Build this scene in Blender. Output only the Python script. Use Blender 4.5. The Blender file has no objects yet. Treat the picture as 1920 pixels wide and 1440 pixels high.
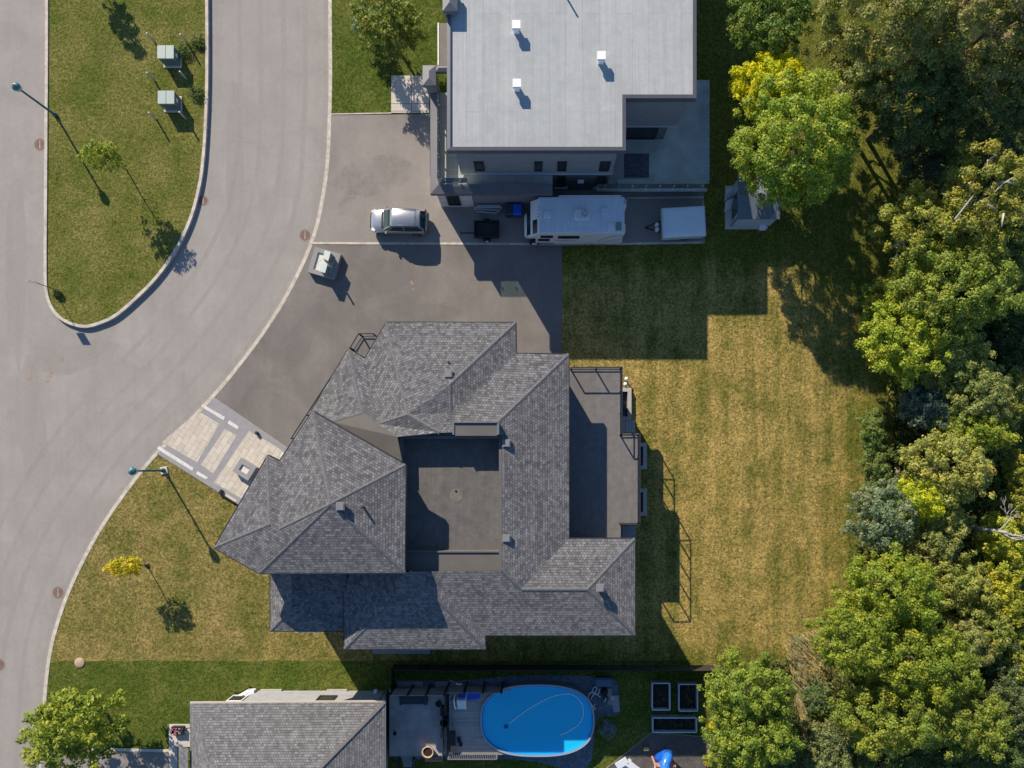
import bpy, math, random
import numpy as np
from mathutils import Vector, Matrix, noise
R = math.radians
random.seed(7); rng = np.random.default_rng(7)
sc = bpy.context.scene
col = sc.collection

# ------------------------------------------------------------------ camera, world, sun
H, F = 54.0, 1350.0           # height of the drone, focal length in photo pixels
VX, VY = 1005.0, 870.0        # the nadir in the photo (level camera with lens shift)
cam_d = bpy.data.cameras.new('camera'); cam = bpy.data.objects.new('camera', cam_d); col.objects.link(cam)
cam.location = (0, 0, H); cam.rotation_euler = (0, 0, 0)
cam_d.sensor_width = 36; cam_d.lens = F / 1920 * 36
cam_d.shift_x = (960 - VX) / 1920; cam_d.shift_y = (VY - 720) / 1920
cam_d.clip_start = 0.5; cam_d.clip_end = 3000
sc.camera = cam
SUN_EL = math.atan(F / math.hypot(1198, 2048))
SX, SY = -1198 / math.hypot(1198, 2048), 2048 / math.hypot(1198, 2048)
w = bpy.data.worlds.new('World'); sc.world = w; w.use_nodes = True
nt = w.node_tree; nt.nodes.clear()
sky = nt.nodes.new('ShaderNodeTexSky'); sky.sky_type = 'NISHITA'; sky.sun_disc = False
sky.sun_elevation = SUN_EL; sky.sun_rotation = math.atan2(SX, SY); sky.altitude = 100; sky.air_density = 1.0; sky.dust_density = 0.0; sky.ozone_density = 5.0
bg = nt.nodes.new('ShaderNodeBackground'); bg.inputs[1].default_value = 0.098
wo = nt.nodes.new('ShaderNodeOutputWorld')
nt.links.new(sky.outputs[0], bg.inputs[0]); nt.links.new(bg.outputs[0], wo.inputs[0])
sd = bpy.data.lights.new('sun', 'SUN'); sd.energy = 4.6; sd.angle = R(0.5); sd.color = (1.0, 0.88, 0.72)
sun = bpy.data.objects.new('sun', sd); col.objects.link(sun)
sun.rotation_euler = Vector((SX * math.cos(SUN_EL), SY * math.cos(SUN_EL), math.sin(SUN_EL))).to_track_quat('Z', 'Y').to_euler()
sun.location = (-40, 60, 60)
sc.view_settings.view_transform = 'Standard'; sc.view_settings.look = 'None'
sc.view_settings.exposure = 0.62; sc.view_settings.gamma = 1.0
sc.cycles.use_denoising = True
sc.cycles.max_bounces = 6; sc.cycles.transparent_max_bounces = 12

def at(px, py, z=0.0):
    k = (H - z) / F
    return ((px - VX) * k, (VY - py) * k, z)

# ------------------------------------------------------------------ materials
_m = {}
def nodes_mat(name):
    m = bpy.data.materials.new(name); m.use_nodes = True
    n = m.node_tree.nodes; n.clear()
    out = n.new('ShaderNodeOutputMaterial'); b = n.new('ShaderNodeBsdfPrincipled')
    m.node_tree.links.new(b.outputs[0], out.inputs[0])
    return m, n, m.node_tree.links, b, out
def rgba(c): return (c[0], c[1], c[2], 1)
def pmat(name, c, rough=0.7, var=0.12, scale=3.0, bump=0.0, bscale=40.0, metal=0.0, spec=0.4, c2=None, stretch=None, coat=0.0):
    """painted / mineral / metal surface with a two-scale tone variation"""
    if name in _m: return _m[name]
    m, n, l, b, out = nodes_mat(name)
    tc = n.new('ShaderNodeTexCoord'); vec = tc.outputs['Object']
    if stretch:
        mp = n.new('ShaderNodeMapping'); mp.inputs['Scale'].default_value = stretch; l.new(vec, mp.inputs[0]); vec = mp.outputs[0]
    t1 = n.new('ShaderNodeTexNoise'); t1.inputs['Scale'].default_value = scale; t1.inputs['Detail'].default_value = 8; t1.inputs['Roughness'].default_value = 0.65
    l.new(vec, t1.inputs['Vector'])
    r = n.new('ShaderNodeValToRGB'); r.color_ramp.elements[0].position = 0.3; r.color_ramp.elements[1].position = 0.7
    hi = c2 if c2 else tuple(min(1, x * (1 + var)) for x in c); lo = tuple(x * (1 - var) for x in c)
    r.color_ramp.elements[0].color = rgba(lo); r.color_ramp.elements[1].color = rgba(hi)
    l.new(t1.outputs[0], r.inputs[0]); l.new(r.outputs[0], b.inputs['Base Color'])
    b.inputs['Roughness'].default_value = rough; b.inputs['Metallic'].default_value = metal
    b.inputs['Specular IOR Level'].default_value = spec; b.inputs['Coat Weight'].default_value = coat
    if bump:
        t2 = n.new('ShaderNodeTexNoise'); t2.inputs['Scale'].default_value = bscale; t2.inputs['Detail'].default_value = 6; l.new(vec, t2.inputs['Vector'])
        bp = n.new('ShaderNodeBump'); bp.inputs['Strength'].default_value = bump; bp.inputs['Distance'].default_value = 0.02
        l.new(t2.outputs[0], bp.inputs['Height']); l.new(bp.outputs[0], b.inputs['Normal'])
    _m[name] = m; return m
def noise_node(n, l, vec, scale, detail=6, rough=0.6, dist=0.0):
    t = n.new('ShaderNodeTexNoise'); t.inputs['Scale'].default_value = scale; t.inputs['Detail'].default_value = detail
    t.inputs['Roughness'].default_value = rough; t.inputs['Distortion'].default_value = dist
    l.new(vec, t.inputs['Vector']); return t.outputs[0]
def ramp(n, l, fac, stops):
    r = n.new('ShaderNodeValToRGB'); e = r.color_ramp.elements
    while len(e) < len(stops): e.new(0.5)
    for i, (p, c) in enumerate(stops): e[i].position = p; e[i].color = rgba(c) if isinstance(c, tuple) else (c, c, c, 1)
    l.new(fac, r.inputs[0]); return r.outputs[0]
def mixc(n, l, fac, a, b_, mode='MIX'):
    m = n.new('ShaderNodeMix'); m.data_type = 'RGBA'; m.blend_type = mode
    if isinstance(fac, (int, float)): m.inputs[0].default_value = fac
    else: l.new(fac, m.inputs[0])
    for s, v in ((6, a), (7, b_)):
        if isinstance(v, tuple): m.inputs[s].default_value = rgba(v)
        else: l.new(v, m.inputs[s])
    return m.outputs[2]
def math_node(n, l, op, a, b_):
    m = n.new('ShaderNodeMath'); m.operation = op
    for s, v in ((0, a), (1, b_)):
        if isinstance(v, (int, float)): m.inputs[s].default_value = v
        else: l.new(v, m.inputs[s])
    return m.outputs[0]

def grass_mat(name, lo, mid, hi, dry=None, dry_amt=0.5, stripes=0.0, zone=None, bump=1.0, seed=0.0, brush=1.0):
    m, n, l, b, out = nodes_mat(name)
    tc = n.new('ShaderNodeTexCoord'); mp = n.new('ShaderNodeMapping'); mp.inputs['Location'].default_value = (seed, seed * 1.7, 0)
    l.new(tc.outputs['Object'], mp.inputs[0]); v = mp.outputs[0]
    fine = noise_node(n, l, v, 5.5, 10, 0.78, 0.4)
    c = ramp(n, l, fine, [(0.38, lo), (0.5, mid), (0.62, hi)])
    if dry:
        big = noise_node(n, l, v, 0.35, 6, 0.62, 0.3)
        mb = n.new('ShaderNodeMapping'); mb.inputs['Scale'].default_value = (1.0, brush, 1); l.new(v, mb.inputs[0])
        med = noise_node(n, l, mb.outputs[0], 1.9, 9, 0.72, 0.9)
        f = math_node(n, l, 'ADD', math_node(n, l, 'MULTIPLY', big, 0.75), math_node(n, l, 'MULTIPLY', med, 0.60))
        f = math_node(n, l, 'SUBTRACT', f, 0.125)
        if stripes:
            sx = n.new('ShaderNodeTexWave'); sx.bands_direction = 'X'; sx.inputs['Scale'].default_value = 0.165; sx.inputs['Distortion'].default_value = 2.0
            sx.inputs['Detail'].default_value = 3; sx.inputs['Detail Scale'].default_value = 0.6; l.new(v, sx.inputs['Vector'])
            f = math_node(n, l, 'ADD', f, math_node(n, l, 'MULTIPLY', math_node(n, l, 'SUBTRACT', sx.outputs['Fac'], 0.5), stripes))
        for zn in (zone or ()):      # (axis, from, to, amount): the grass along the trees and the north house stays green
            sep = n.new('ShaderNodeSeparateXYZ'); l.new(tc.outputs['Object'], sep.inputs[0])
            mr = n.new('ShaderNodeMapRange'); mr.inputs[1].default_value = zn[1]; mr.inputs[2].default_value = zn[2]; mr.inputs[4].default_value = zn[3]
            l.new(sep.outputs[zn[0]], mr.inputs[0]); f = math_node(n, l, 'SUBTRACT', f, mr.outputs[0])
        msk = ramp(n, l, f, [(0.56 - dry_amt * 0.25, 0.0), (0.86 - dry_amt * 0.25, 1.0)])
        dr = ramp(n, l, fine, [(0.38, tuple(x * 0.42 for x in dry)), (0.5, dry), (0.62, tuple(min(1, x * 1.55) for x in dry))])
        c = mixc(n, l, msk, c, dr)
    if stripes:
        ms_ = n.new('ShaderNodeMapping'); ms_.inputs['Scale'].default_value = (2.2, 0.07, 1); l.new(v, ms_.inputs[0])
        c = mixc(n, l, 1.0, c, ramp(n, l, noise_node(n, l, ms_.outputs[0], 1.0, 5, 0.6), [(0.32, (0.76, 0.84, 0.80)), (0.5, (1.0, 1.0, 1.0)), (0.68, (1.14, 1.10, 1.1))]), 'MULTIPLY')
        c = mixc(n, l, 1.0, c, ramp(n, l, noise_node(n, l, v, 0.9, 7, 0.7, 0.4), [(0.34, (0.82, 0.88, 0.84)), (0.66, (1.14, 1.11, 1.12))]), 'MULTIPLY')
    fl = noise_node(n, l, v, 11, 5, 0.8)
    c = mixc(n, l, 0.6, c, ramp(n, l, fl, [(0.36, (0.5, 0.5, 0.5)), (0.64, (1.45, 1.45, 1.45))]), 'MULTIPLY')
    l.new(c, b.inputs['Base Color']); b.inputs['Roughness'].default_value = 0.95; b.inputs['Specular IOR Level'].default_value = 0.1
    h = math_node(n, l, 'ADD', math_node(n, l, 'MULTIPLY', noise_node(n, l, v, 7, 10, 0.8, 0.6), 1.0), math_node(n, l, 'MULTIPLY', noise_node(n, l, v, 2.0, 4, 0.6), 0.5))
    bp = n.new('ShaderNodeBump'); bp.inputs['Strength'].default_value = bump; bp.inputs['Distance'].default_value = 0.10
    l.new(h, bp.inputs['Height']); l.new(bp.outputs[0], b.inputs['Normal'])
    return m
def asphalt_mat(name, c, warm, patch=0.2, streak=0.12, ang=0.0, grit=0.25, bs=0.35):
    m, n, l, b, out = nodes_mat(name)
    tc = n.new('ShaderNodeTexCoord'); v = tc.outputs['Object']
    mp = n.new('ShaderNodeMapping'); mp.inputs['Rotation'].default_value = (0, 0, ang); mp.inputs['Scale'].default_value = (1.0, 0.09, 1); l.new(v, mp.inputs[0])
    big = noise_node(n, l, v, bs, 8, 0.62, 0.5); lines = noise_node(n, l, mp.outputs[0], 1.3, 6, 0.65)
    gr = noise_node(n, l, v, 30, 4, 0.8); sp = noise_node(n, l, v, 3.0, 10, 0.8)
    cc = ramp(n, l, big, [(0.3, tuple(x * (1 - patch) for x in c)), (0.5, c), (0.72, warm)])
    cc = mixc(n, l, 1.0, cc, ramp(n, l, lines, [(0.3, (1 - streak,) * 3), (0.7, (1 + streak,) * 3)]), 'MULTIPLY')
    cc = mixc(n, l, 1.0, cc, ramp(n, l, gr, [(0.25, (1 - grit,) * 3), (0.75, (1 + grit,) * 3)]), 'MULTIPLY')
    cc = mixc(n, l, 1.0, cc, ramp(n, l, sp, [(0.3, (0.93,) * 3), (0.7, (1.06,) * 3)]), 'MULTIPLY')
    cr = noise_node(n, l, v, 0.9, 4, 0.5, 3.0)      # thin cracks and scuffs
    cc = mixc(n, l, ramp(n, l, cr, [(0.494, 0.0), (0.5, 0.28), (0.506, 0.0)]), cc, tuple(x * 0.72 for x in c))
    l.new(cc, b.inputs['Base Color']); b.inputs['Roughness'].default_value = 0.9; b.inputs['Specular IOR Level'].default_value = 0.25
    bp = n.new('ShaderNodeBump'); bp.inputs['Strength'].default_value = 0.5; bp.inputs['Distance'].default_value = 0.01
    l.new(noise_node(n, l, v, 45, 3, 0.7), bp.inputs['Height']); l.new(bp.outputs[0], b.inputs['Normal'])
    return m
def shingle_mat(name, lo, hi, tone=(1, 1, 1)):
    m, n, l, b, out = nodes_mat(name)
    uv = n.new('ShaderNodeUVMap'); uv.uv_map = 'UVMap'
    br = n.new('ShaderNodeTexBrick'); br.inputs['Scale'].default_value = 1.0
    br.inputs['Brick Width'].default_value = 0.19; br.inputs['Row Height'].default_value = 0.17; br.inputs['Mortar Size'].default_value = 0.006
    br.inputs['Color1'].default_value = rgba(lo); br.inputs['Color2'].default_value = rgba(hi); br.inputs['Mortar'].default_value = (0.02, 0.02, 0.022, 1)
    br.inputs['Bias'].default_value = -0.1; br.offset_frequency = 2
    l.new(uv.outputs[0], br.inputs['Vector'])
    b2 = n.new('ShaderNodeTexBrick'); b2.inputs['Brick Width'].default_value = 0.29; b2.inputs['Row Height'].default_value = 0.17; b2.inputs['Scale'].default_value = 1.0
    b2.inputs['Mortar Size'].default_value = 0.0; b2.offset = 0.37
    b2.inputs['Color1'].default_value = (0.84, 0.84, 0.84, 1); b2.inputs['Color2'].default_value = (1.16, 1.16, 1.16, 1); l.new(uv.outputs[0], b2.inputs['Vector'])
    c = mixc(n, l, 1.0, br.outputs[0], b2.outputs[0], 'MULTIPLY')
    nz = noise_node(n, l, uv.outputs[0], 30, 5, 0.75)
    c = mixc(n, l, 1.0, c, ramp(n, l, nz, [(0.25, (0.8,) * 3), (0.75, (1.2,) * 3)]), 'MULTIPLY')
    big = noise_node(n, l, uv.outputs[0], 0.5, 5, 0.6)
    c = mixc(n, l, 1.0, c, ramp(n, l, big, [(0.3, (0.9,) * 3), (0.7, (1.1,) * 3)]), 'MULTIPLY')
    l.new(c, b.inputs['Base Color']); b.inputs['Roughness'].default_value = 0.95; b.inputs['Specular IOR Level'].default_value = 0.25
    sp = n.new('ShaderNodeSeparateXYZ'); l.new(uv.outputs[0], sp.inputs[0])
    fr = n.new('ShaderNodeMath'); fr.operation = 'FRACT'; l.new(math_node(n, l, 'DIVIDE', sp.outputs[1], 0.17), fr.inputs[0])
    step = math_node(n, l, 'SUBTRACT', 1.0, fr.outputs[0])      # each course is thickest at its lower edge
    hh = math_node(n, l, 'ADD', step, math_node(n, l, 'MULTIPLY', br.outputs[1], -0.6))
    bp = n.new('ShaderNodeBump'); bp.inputs['Strength'].default_value = 1.0; bp.inputs['Distance'].default_value = 0.022
    l.new(hh, bp.inputs['Height']); l.new(bp.outputs[0], b.inputs['Normal'])
    return m
def brick_mat(name, c1, c2, mortar, bw, rh, ms=0.008, bump=0.5, rough=0.85, uvm=True, offset=0.5, var=0.12, axis_swap=False, streak=0.0):
    m, n, l, b, out = nodes_mat(name)
    if uvm:
        s = n.new('ShaderNodeUVMap'); s.uv_map = 'UVMap'; v = s.outputs[0]
    else: v = n.new('ShaderNodeTexCoord').outputs['Object']
    if axis_swap:
        mp = n.new('ShaderNodeMapping'); mp.inputs['Rotation'].default_value = (0, 0, R(90)); l.new(v, mp.inputs[0]); v = mp.outputs[0]
    br = n.new('ShaderNodeTexBrick'); br.inputs['Scale'].default_value = 1.0; br.inputs['Brick Width'].default_value = bw; br.inputs['Row Height'].default_value = rh
    br.inputs['Mortar Size'].default_value = ms; br.offset = offset
    br.inputs['Color1'].default_value = rgba(c1); br.inputs['Color2'].default_value = rgba(c2); br.inputs['Mortar'].default_value = rgba(mortar)
    l.new(v, br.inputs['Vector'])
    nz = noise_node(n, l, v, 2.0, 8, 0.7)
    c = mixc(n, l, 1.0, br.outputs[0], ramp(n, l, nz, [(0.3, (1 - var,) * 3), (0.7, (1 + var,) * 3)]), 'MULTIPLY')
    if streak:
        ms_ = n.new('ShaderNodeMapping'); ms_.inputs['Scale'].default_value = (0.12, 5.0, 1) if axis_swap else (5.0, 0.12, 1); l.new(v, ms_.inputs[0])
        c = mixc(n, l, 1.0, c, ramp(n, l, noise_node(n, l, ms_.outputs[0], 1.0, 8, 0.7), [(0.3, (1 - streak,) * 3), (0.7, (1 + streak,) * 3)]), 'MULTIPLY')
        c = mixc(n, l, ramp(n, l, noise_node(n, l, v, 0.45, 8, 0.62, 0.6), [(0.50, 0.0), (0.66, 0.5)]), c, tuple(x * 0.86 for x in c1))
    nf = noise_node(n, l, v, 25, 4, 0.7)
    c = mixc(n, l, 1.0, c, ramp(n, l, nf, [(0.3, (0.9,) * 3), (0.7, (1.1,) * 3)]), 'MULTIPLY')
    l.new(c, b.inputs['Base Color']); b.inputs['Roughness'].default_value = rough; b.inputs['Specular IOR Level'].default_value = 0.3
    bp = n.new('ShaderNodeBump'); bp.inputs['Strength'].default_value = bump; bp.inputs['Distance'].default_value = 0.01; bp.invert = True
    l.new(br.outputs[1], bp.inputs['Height']); l.new(bp.outputs[0], b.inputs['Normal'])
    return m
def leaf_mat(name, c, var=0.45, trans=0.35, warm=None):
    m, n, l, b, out = nodes_mat(name)
    g = n.new('ShaderNodeNewGeometry'); tc = n.new('ShaderNodeTexCoord')
    lo = tuple(x * (1 - var) for x in c); hi = tuple(x * (1 + var * 0.9) for x in c)
    cc = ramp(n, l, g.outputs['Random Per Island'], [(0.0, lo), (0.5, c), (1.0, hi)])
    big = noise_node(n, l, tc.outputs['Object'], 0.55, 5, 0.7, 0.6)      # some boughs are yellower, some deeper green
    cc = mixc(n, l, 1.0, cc, ramp(n, l, big, [(0.34, (0.66, 0.82, 0.85)), (0.5, (1.0, 1.0, 1.0)), (0.66, (1.38, 1.18, 0.95))]), 'MULTIPLY')
    if warm:
        nz = noise_node(n, l, tc.outputs['Object'], 0.9, 4, 0.6)
        cc = mixc(n, l, ramp(n, l, nz, [(0.48, 0.0), (0.62, 0.85)]), cc, warm)
    l.new(cc, b.inputs['Base Color']); b.inputs['Roughness'].default_value = 0.55; b.inputs['Specular IOR Level'].default_value = 0.3
    tr = n.new('ShaderNodeBsdfTranslucent'); l.new(mixc(n, l, 1.0, cc, (1.15, 1.25, 0.5), 'MULTIPLY'), tr.inputs[0])
    mx = n.new('ShaderNodeMixShader'); mx.inputs[0].default_value = trans
    l.new(b.outputs[0], mx.inputs[1]); l.new(tr.outputs[0], mx.inputs[2]); l.new(mx.outputs[0], out.inputs[0])
    return m
def glass_mat(name, tint, refl=0.15):
    m, n, l, b, out = nodes_mat(name)
    t = n.new('ShaderNodeBsdfTransparent'); t.inputs[0].default_value = rgba(tint)
    g = n.new('ShaderNodeBsdfGlossy'); g.inputs['Roughness'].default_value = 0.03; g.inputs[0].default_value = (0.9, 1, 0.97, 1)
    nz = noise_node(n, l, n.new('ShaderNodeTexCoord').outputs['Object'], 2, 2, 0.5)
    fr = n.new('ShaderNodeFresnel'); fr.inputs[0].default_value = 1.5
    f = math_node(n, l, 'ADD', fr.outputs[0], math_node(n, l, 'MULTIPLY', nz, refl))
    mx = n.new('ShaderNodeMixShader'); l.new(f, mx.inputs[0]); l.new(t.outputs[0], mx.inputs[1]); l.new(g.outputs[0], mx.inputs[2]); l.new(mx.outputs[0], out.inputs[0])
    return m

M_ROAD = asphalt_mat('road_asphalt', (0.312, 0.288, 0.264), (0.345, 0.318, 0.29), 0.1, 0.05, 0.12)
M_DRIVE_N = asphalt_mat('drive_asphalt_pale', (0.262, 0.236, 0.214), (0.295, 0.265, 0.24), 0.14, 0.04, 1.57)
M_DRIVE_C = asphalt_mat('drive_asphalt_dark', (0.188, 0.170, 0.154), (0.235, 0.213, 0.192), 0.20, 0.05, 0.9, bs=0.25)
M_KERB = pmat('kerb_concrete', (0.52, 0.465, 0.395), 0.9, 0.30, 2.5, 0.4)
M_CONC = pmat('pale_concrete', (0.55, 0.50, 0.44), 0.9, 0.1, 2, 0.3)
M_FLOOR = grass_mat('woodland_floor', (0.012, 0.02, 0.006), (0.03, 0.045, 0.014), (0.07, 0.09, 0.03), (0.10, 0.085, 0.04), 0.35, seed=5)
M_GREEN = grass_mat('green_turf', (0.030, 0.050, 0.006), (0.062, 0.096, 0.012), (0.11, 0.145, 0.022), (0.15, 0.15, 0.035), 0.30, seed=11, bump=0.7)
M_ISLAND = grass_mat('island_turf', (0.036, 0.060, 0.008), (0.092, 0.115, 0.017), (0.15, 0.17, 0.028), (0.21, 0.185, 0.055), 0.50, seed=23, bump=0.8)
M_DRY = grass_mat('dry_turf', (0.050, 0.062, 0.010), (0.125, 0.130, 0.022), (0.20, 0.195, 0.040), (0.35, 0.255, 0.080), 0.88, stripes=0.085, zone=(('X', 20.0, 25.5, 0.22), ('Y', 13.5, 18.0, 0.5), ('Y', -12.8, -15.0, 0.2)), seed=3, bump=1.0, brush=0.35)
M_DRYW = grass_mat('dry_turf_front', (0.045, 0.062, 0.010), (0.110, 0.125, 0.022), (0.18, 0.185, 0.040), (0.29, 0.22, 0.075), 0.72, seed=31, bump=1.0)
M_SHING = shingle_mat('grey_shingles', (0.115, 0.113, 0.117), (0.215, 0.213, 0.218))
M_SHING_S = shingle_mat('light_grey_shingles', (0.15, 0.148, 0.15), (0.24, 0.238, 0.24))
M_MEMB = pmat('grey_membrane', (0.125, 0.117, 0.108), 0.9, 0.12, 0.6, 0.3, 60, stretch=(1, 1, 1))
M_MEMD = pmat('deck_membrane', (0.16, 0.142, 0.13), 0.85, 0.16, 0.35, 0.3, 60)
M_FASC = pmat('black_trim', (0.022, 0.023, 0.027), 0.4, 0.1)
M_CAP = pmat('ridge_cap_shingle', (0.125, 0.125, 0.13), 0.95, 0.3, 6, 0.5)
M_WALLC = brick_mat('charcoal_brick', (0.10, 0.095, 0.092), (0.16, 0.15, 0.145), (0.07, 0.07, 0.07), 0.22, 0.075)
M_DKMET = pmat('dark_metal', (0.035, 0.038, 0.045), 0.45, 0.1, metal=0.3)
M_GRMET = pmat('grey_metal', (0.22, 0.22, 0.23), 0.45, 0.1, metal=0.3)
M_WHITE = pmat('white_paint', (0.78, 0.78, 0.78), 0.5, 0.04, 2)
M_WHITEM = pmat('white_metal', (0.82, 0.82, 0.82), 0.4, 0.05, 3)
M_DARK = pmat('dark_opening', (0.012, 0.013, 0.016), 0.15, 0.1, spec=0.6)
M_BLACK = pmat('black_rubber', (0.012, 0.012, 0.013), 0.8, 0.1)
M_GLASS = glass_mat('railing_glass', (0.72, 0.86, 0.80), 0.06); M_CLEAR = glass_mat('clear_glass', (0.97, 0.985, 0.98), 0.0)
M_SIDING = brick_mat('blue_grey_siding', (0.22, 0.225, 0.245), (0.235, 0.24, 0.26), (0.13, 0.135, 0.15), 4.0, 0.14, 0.006)
M_WBRICK = brick_mat('white_stone_cladding', (0.62, 0.60, 0.58), (0.70, 0.68, 0.66), (0.40, 0.39, 0.38), 0.6, 0.12, 0.008)
M_BRICKN = brick_mat('dark_stone_cladding', (0.12, 0.11, 0.12), (0.18, 0.17, 0.17), (0.08, 0.08, 0.08), 0.4, 0.12, 0.008)
M_WOOD = brick_mat('weathered_deck_boards', (0.30, 0.285, 0.27), (0.40, 0.38, 0.35), (0.04, 0.04, 0.04), 3.0, 0.14, 0.007, uvm=False)
M_WOODF = brick_mat('weathered_fence_boards', (0.28, 0.26, 0.245), (0.38, 0.35, 0.33), (0.03, 0.03, 0.03), 2.4, 0.12, 0.006)

_lm = {}
def leafm(name, c, **k):
    if name not in _lm: _lm[name] = leaf_mat(name, c, **k)
    return _lm[name]
# ------------------------------------------------------------------ mesh helpers
def tag(o, label=None, cat=None, group=None, kind=None):
    if label: o['label'] = label
    if cat: o['category'] = cat
    if group: o['group'] = group
    if kind: o['kind'] = kind
    return o
def thing(name, loc, label, cat, group=None, rz=0.0):
    o = bpy.data.objects.new(name, None); col.objects.link(o); o.location = loc; o.rotation_euler = (0, 0, rz); o.empty_display_size = 0.3
    return tag(o, label, cat, group)
class MB:
    def __init__(s): s.v = []; s.f = []; s.mi = []; s.sm = []; s.cur = 0; s.smooth = False
    def face(s, pts):
        b = len(s.v); s.v += [tuple(p) for p in pts]; s.f.append(tuple(range(b, b + len(pts)))); s.mi.append(s.cur); s.sm.append(s.smooth); return s
    def mesh(s, vs, fs):
        b = len(s.v); s.v += [tuple(p) for p in vs]
        for f in fs: s.f.append(tuple(b + i for i in f)); s.mi.append(s.cur); s.sm.append(s.smooth)
        return s
    def box(s, x0, y0, z0, x1, y1, z1):
        if x0 > x1: x0, x1 = x1, x0
        if y0 > y1: y0, y1 = y1, y0
        vs = [(x0, y0, z0), (x1, y0, z0), (x1, y1, z0), (x0, y1, z0), (x0, y0, z1), (x1, y0, z1), (x1, y1, z1), (x0, y1, z1)]
        return s.mesh(vs, [(3, 2, 1, 0), (4, 5, 6, 7), (0, 1, 5, 4), (1, 2, 6, 5), (2, 3, 7, 6), (3, 0, 4, 7)])
    def cbox(s, c, size, rz=0.0, bev=0.0):
        """box centred in x, y, sitting on c.z; bevelled vertical edges and top"""
        hx, hy, hz = size[0] / 2, size[1] / 2, size[2]
        if bev <= 0: ring = [(-hx, -hy), (hx, -hy), (hx, hy), (-hx, hy)]
        else: ring = [(-hx + bev, -hy), (hx - bev, -hy), (hx, -hy + bev), (hx, hy - bev), (hx - bev, hy), (-hx + bev, hy), (-hx, hy - bev), (-hx, -hy + bev)]
        cs, sn = math.cos(rz), math.sin(rz)
        def T(p, z, k=1.0): return (c[0] + (p[0] * cs - p[1] * sn) * k, c[1] + (p[0] * sn + p[1] * cs) * k, c[2] + z)
        levels = [(0, 1.0), (hz, 1.0)] if bev <= 0 else [(0, 1.0), (hz - bev, 1.0), (hz, 1 - bev * 0.7 / max(hx, hy))]
        return s.loft([[T(p, z, k) for p in ring] for z, k in levels])
    def loft(s, rings, cap=True, closed=True):
        n = len(rings[0]); b = len(s.v)
        for r in rings: s.v += [tuple(p) for p in r]
        for i in range(len(rings) - 1):
            for j in range(n if closed else n - 1):
                k = (j + 1) % n
                s.f.append((b + i * n + j, b + i * n + k, b + (i + 1) * n + k, b + (i + 1) * n + j)); s.mi.append(s.cur); s.sm.append(s.smooth)
        if cap:
            s.f.append(tuple(b + j for j in reversed(range(n)))); s.mi.append(s.cur); s.sm.append(False)
            s.f.append(tuple(b + (len(rings) - 1) * n + j for j in range(n))); s.mi.append(s.cur); s.sm.append(False)
        return s
    def prism(s, poly, z0, z1):
        """poly: [(x,y)] any orientation"""
        if area(poly) < 0: poly = poly[::-1]
        return s.loft([[(p[0], p[1], z0) for p in poly], [(p[0], p[1], z1) for p in poly]])
    def beam(s, p, q, w_, h_):
        """rectangular bar p->q, w_ across, h_ tall (p, q at the bar's centre line)"""
        p, q = Vector(p), Vector(q); d = (q - p)
        if d.length < 1e-6: return s
        d.normalize(); up = Vector((0, 0, 1)) if abs(d.z) < 0.95 else Vector((0, 1, 0))
        sd_ = d.cross(up).normalized(); u = sd_.cross(d).normalized()
        def ring(c): return [c - sd_ * w_ / 2 - u * h_ / 2, c + sd_ * w_ / 2 - u * h_ / 2, c + sd_ * w_ / 2 + u * h_ / 2, c - sd_ * w_ / 2 + u * h_ / 2]
        return s.loft([ring(p), ring(q)])
    def tube(s, pts, rad, n=8):
        pts = [Vector(p) for p in pts]; rs = rad if isinstance(rad, (list, tuple)) else [rad] * len(pts)
        rings = []; prev = None
        for i, p in enumerate(pts):
            d = (pts[min(i + 1, len(pts) - 1)] - pts[max(i - 1, 0)])
            d = d.normalized() if d.length > 1e-9 else Vector((0, 0, 1))
            a = prev if prev is not None and abs(prev.dot(d)) < 0.95 else (Vector((1, 0, 0)) if abs(d.x) < 0.8 else Vector((0, 1, 0)))
            x = (a - d * a.dot(d)).normalized(); y = d.cross(x); prev = x
            rings.append([p + (x * math.cos(2 * math.pi * k / n) + y * math.sin(2 * math.pi * k / n)) * rs[i] for k in range(n)])
        sm = s.smooth; s.smooth = True; s.loft(rings); s.smooth = sm; return s
    def cyl(s, c, r, h, n=24, r2=None):
        sm = s.smooth; s.smooth = True
        s.loft([[(c[0] + rr * math.cos(2 * math.pi * k / n), c[1] + rr * math.sin(2 * math.pi * k / n), c[2] + z) for k in range(n)] for rr, z in ((r, 0), (r if r2 is None else r2, h))])
        s.smooth = sm; return s
    def lathe(s, c, prof, n=20):
        sm = s.smooth; s.smooth = True
        s.loft([[(c[0] + r * math.cos(2 * math.pi * k / n), c[1] + r * math.sin(2 * math.pi * k / n), c[2] + z) for k in range(n)] for r, z in prof])
        s.smooth = sm; return s
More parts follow.
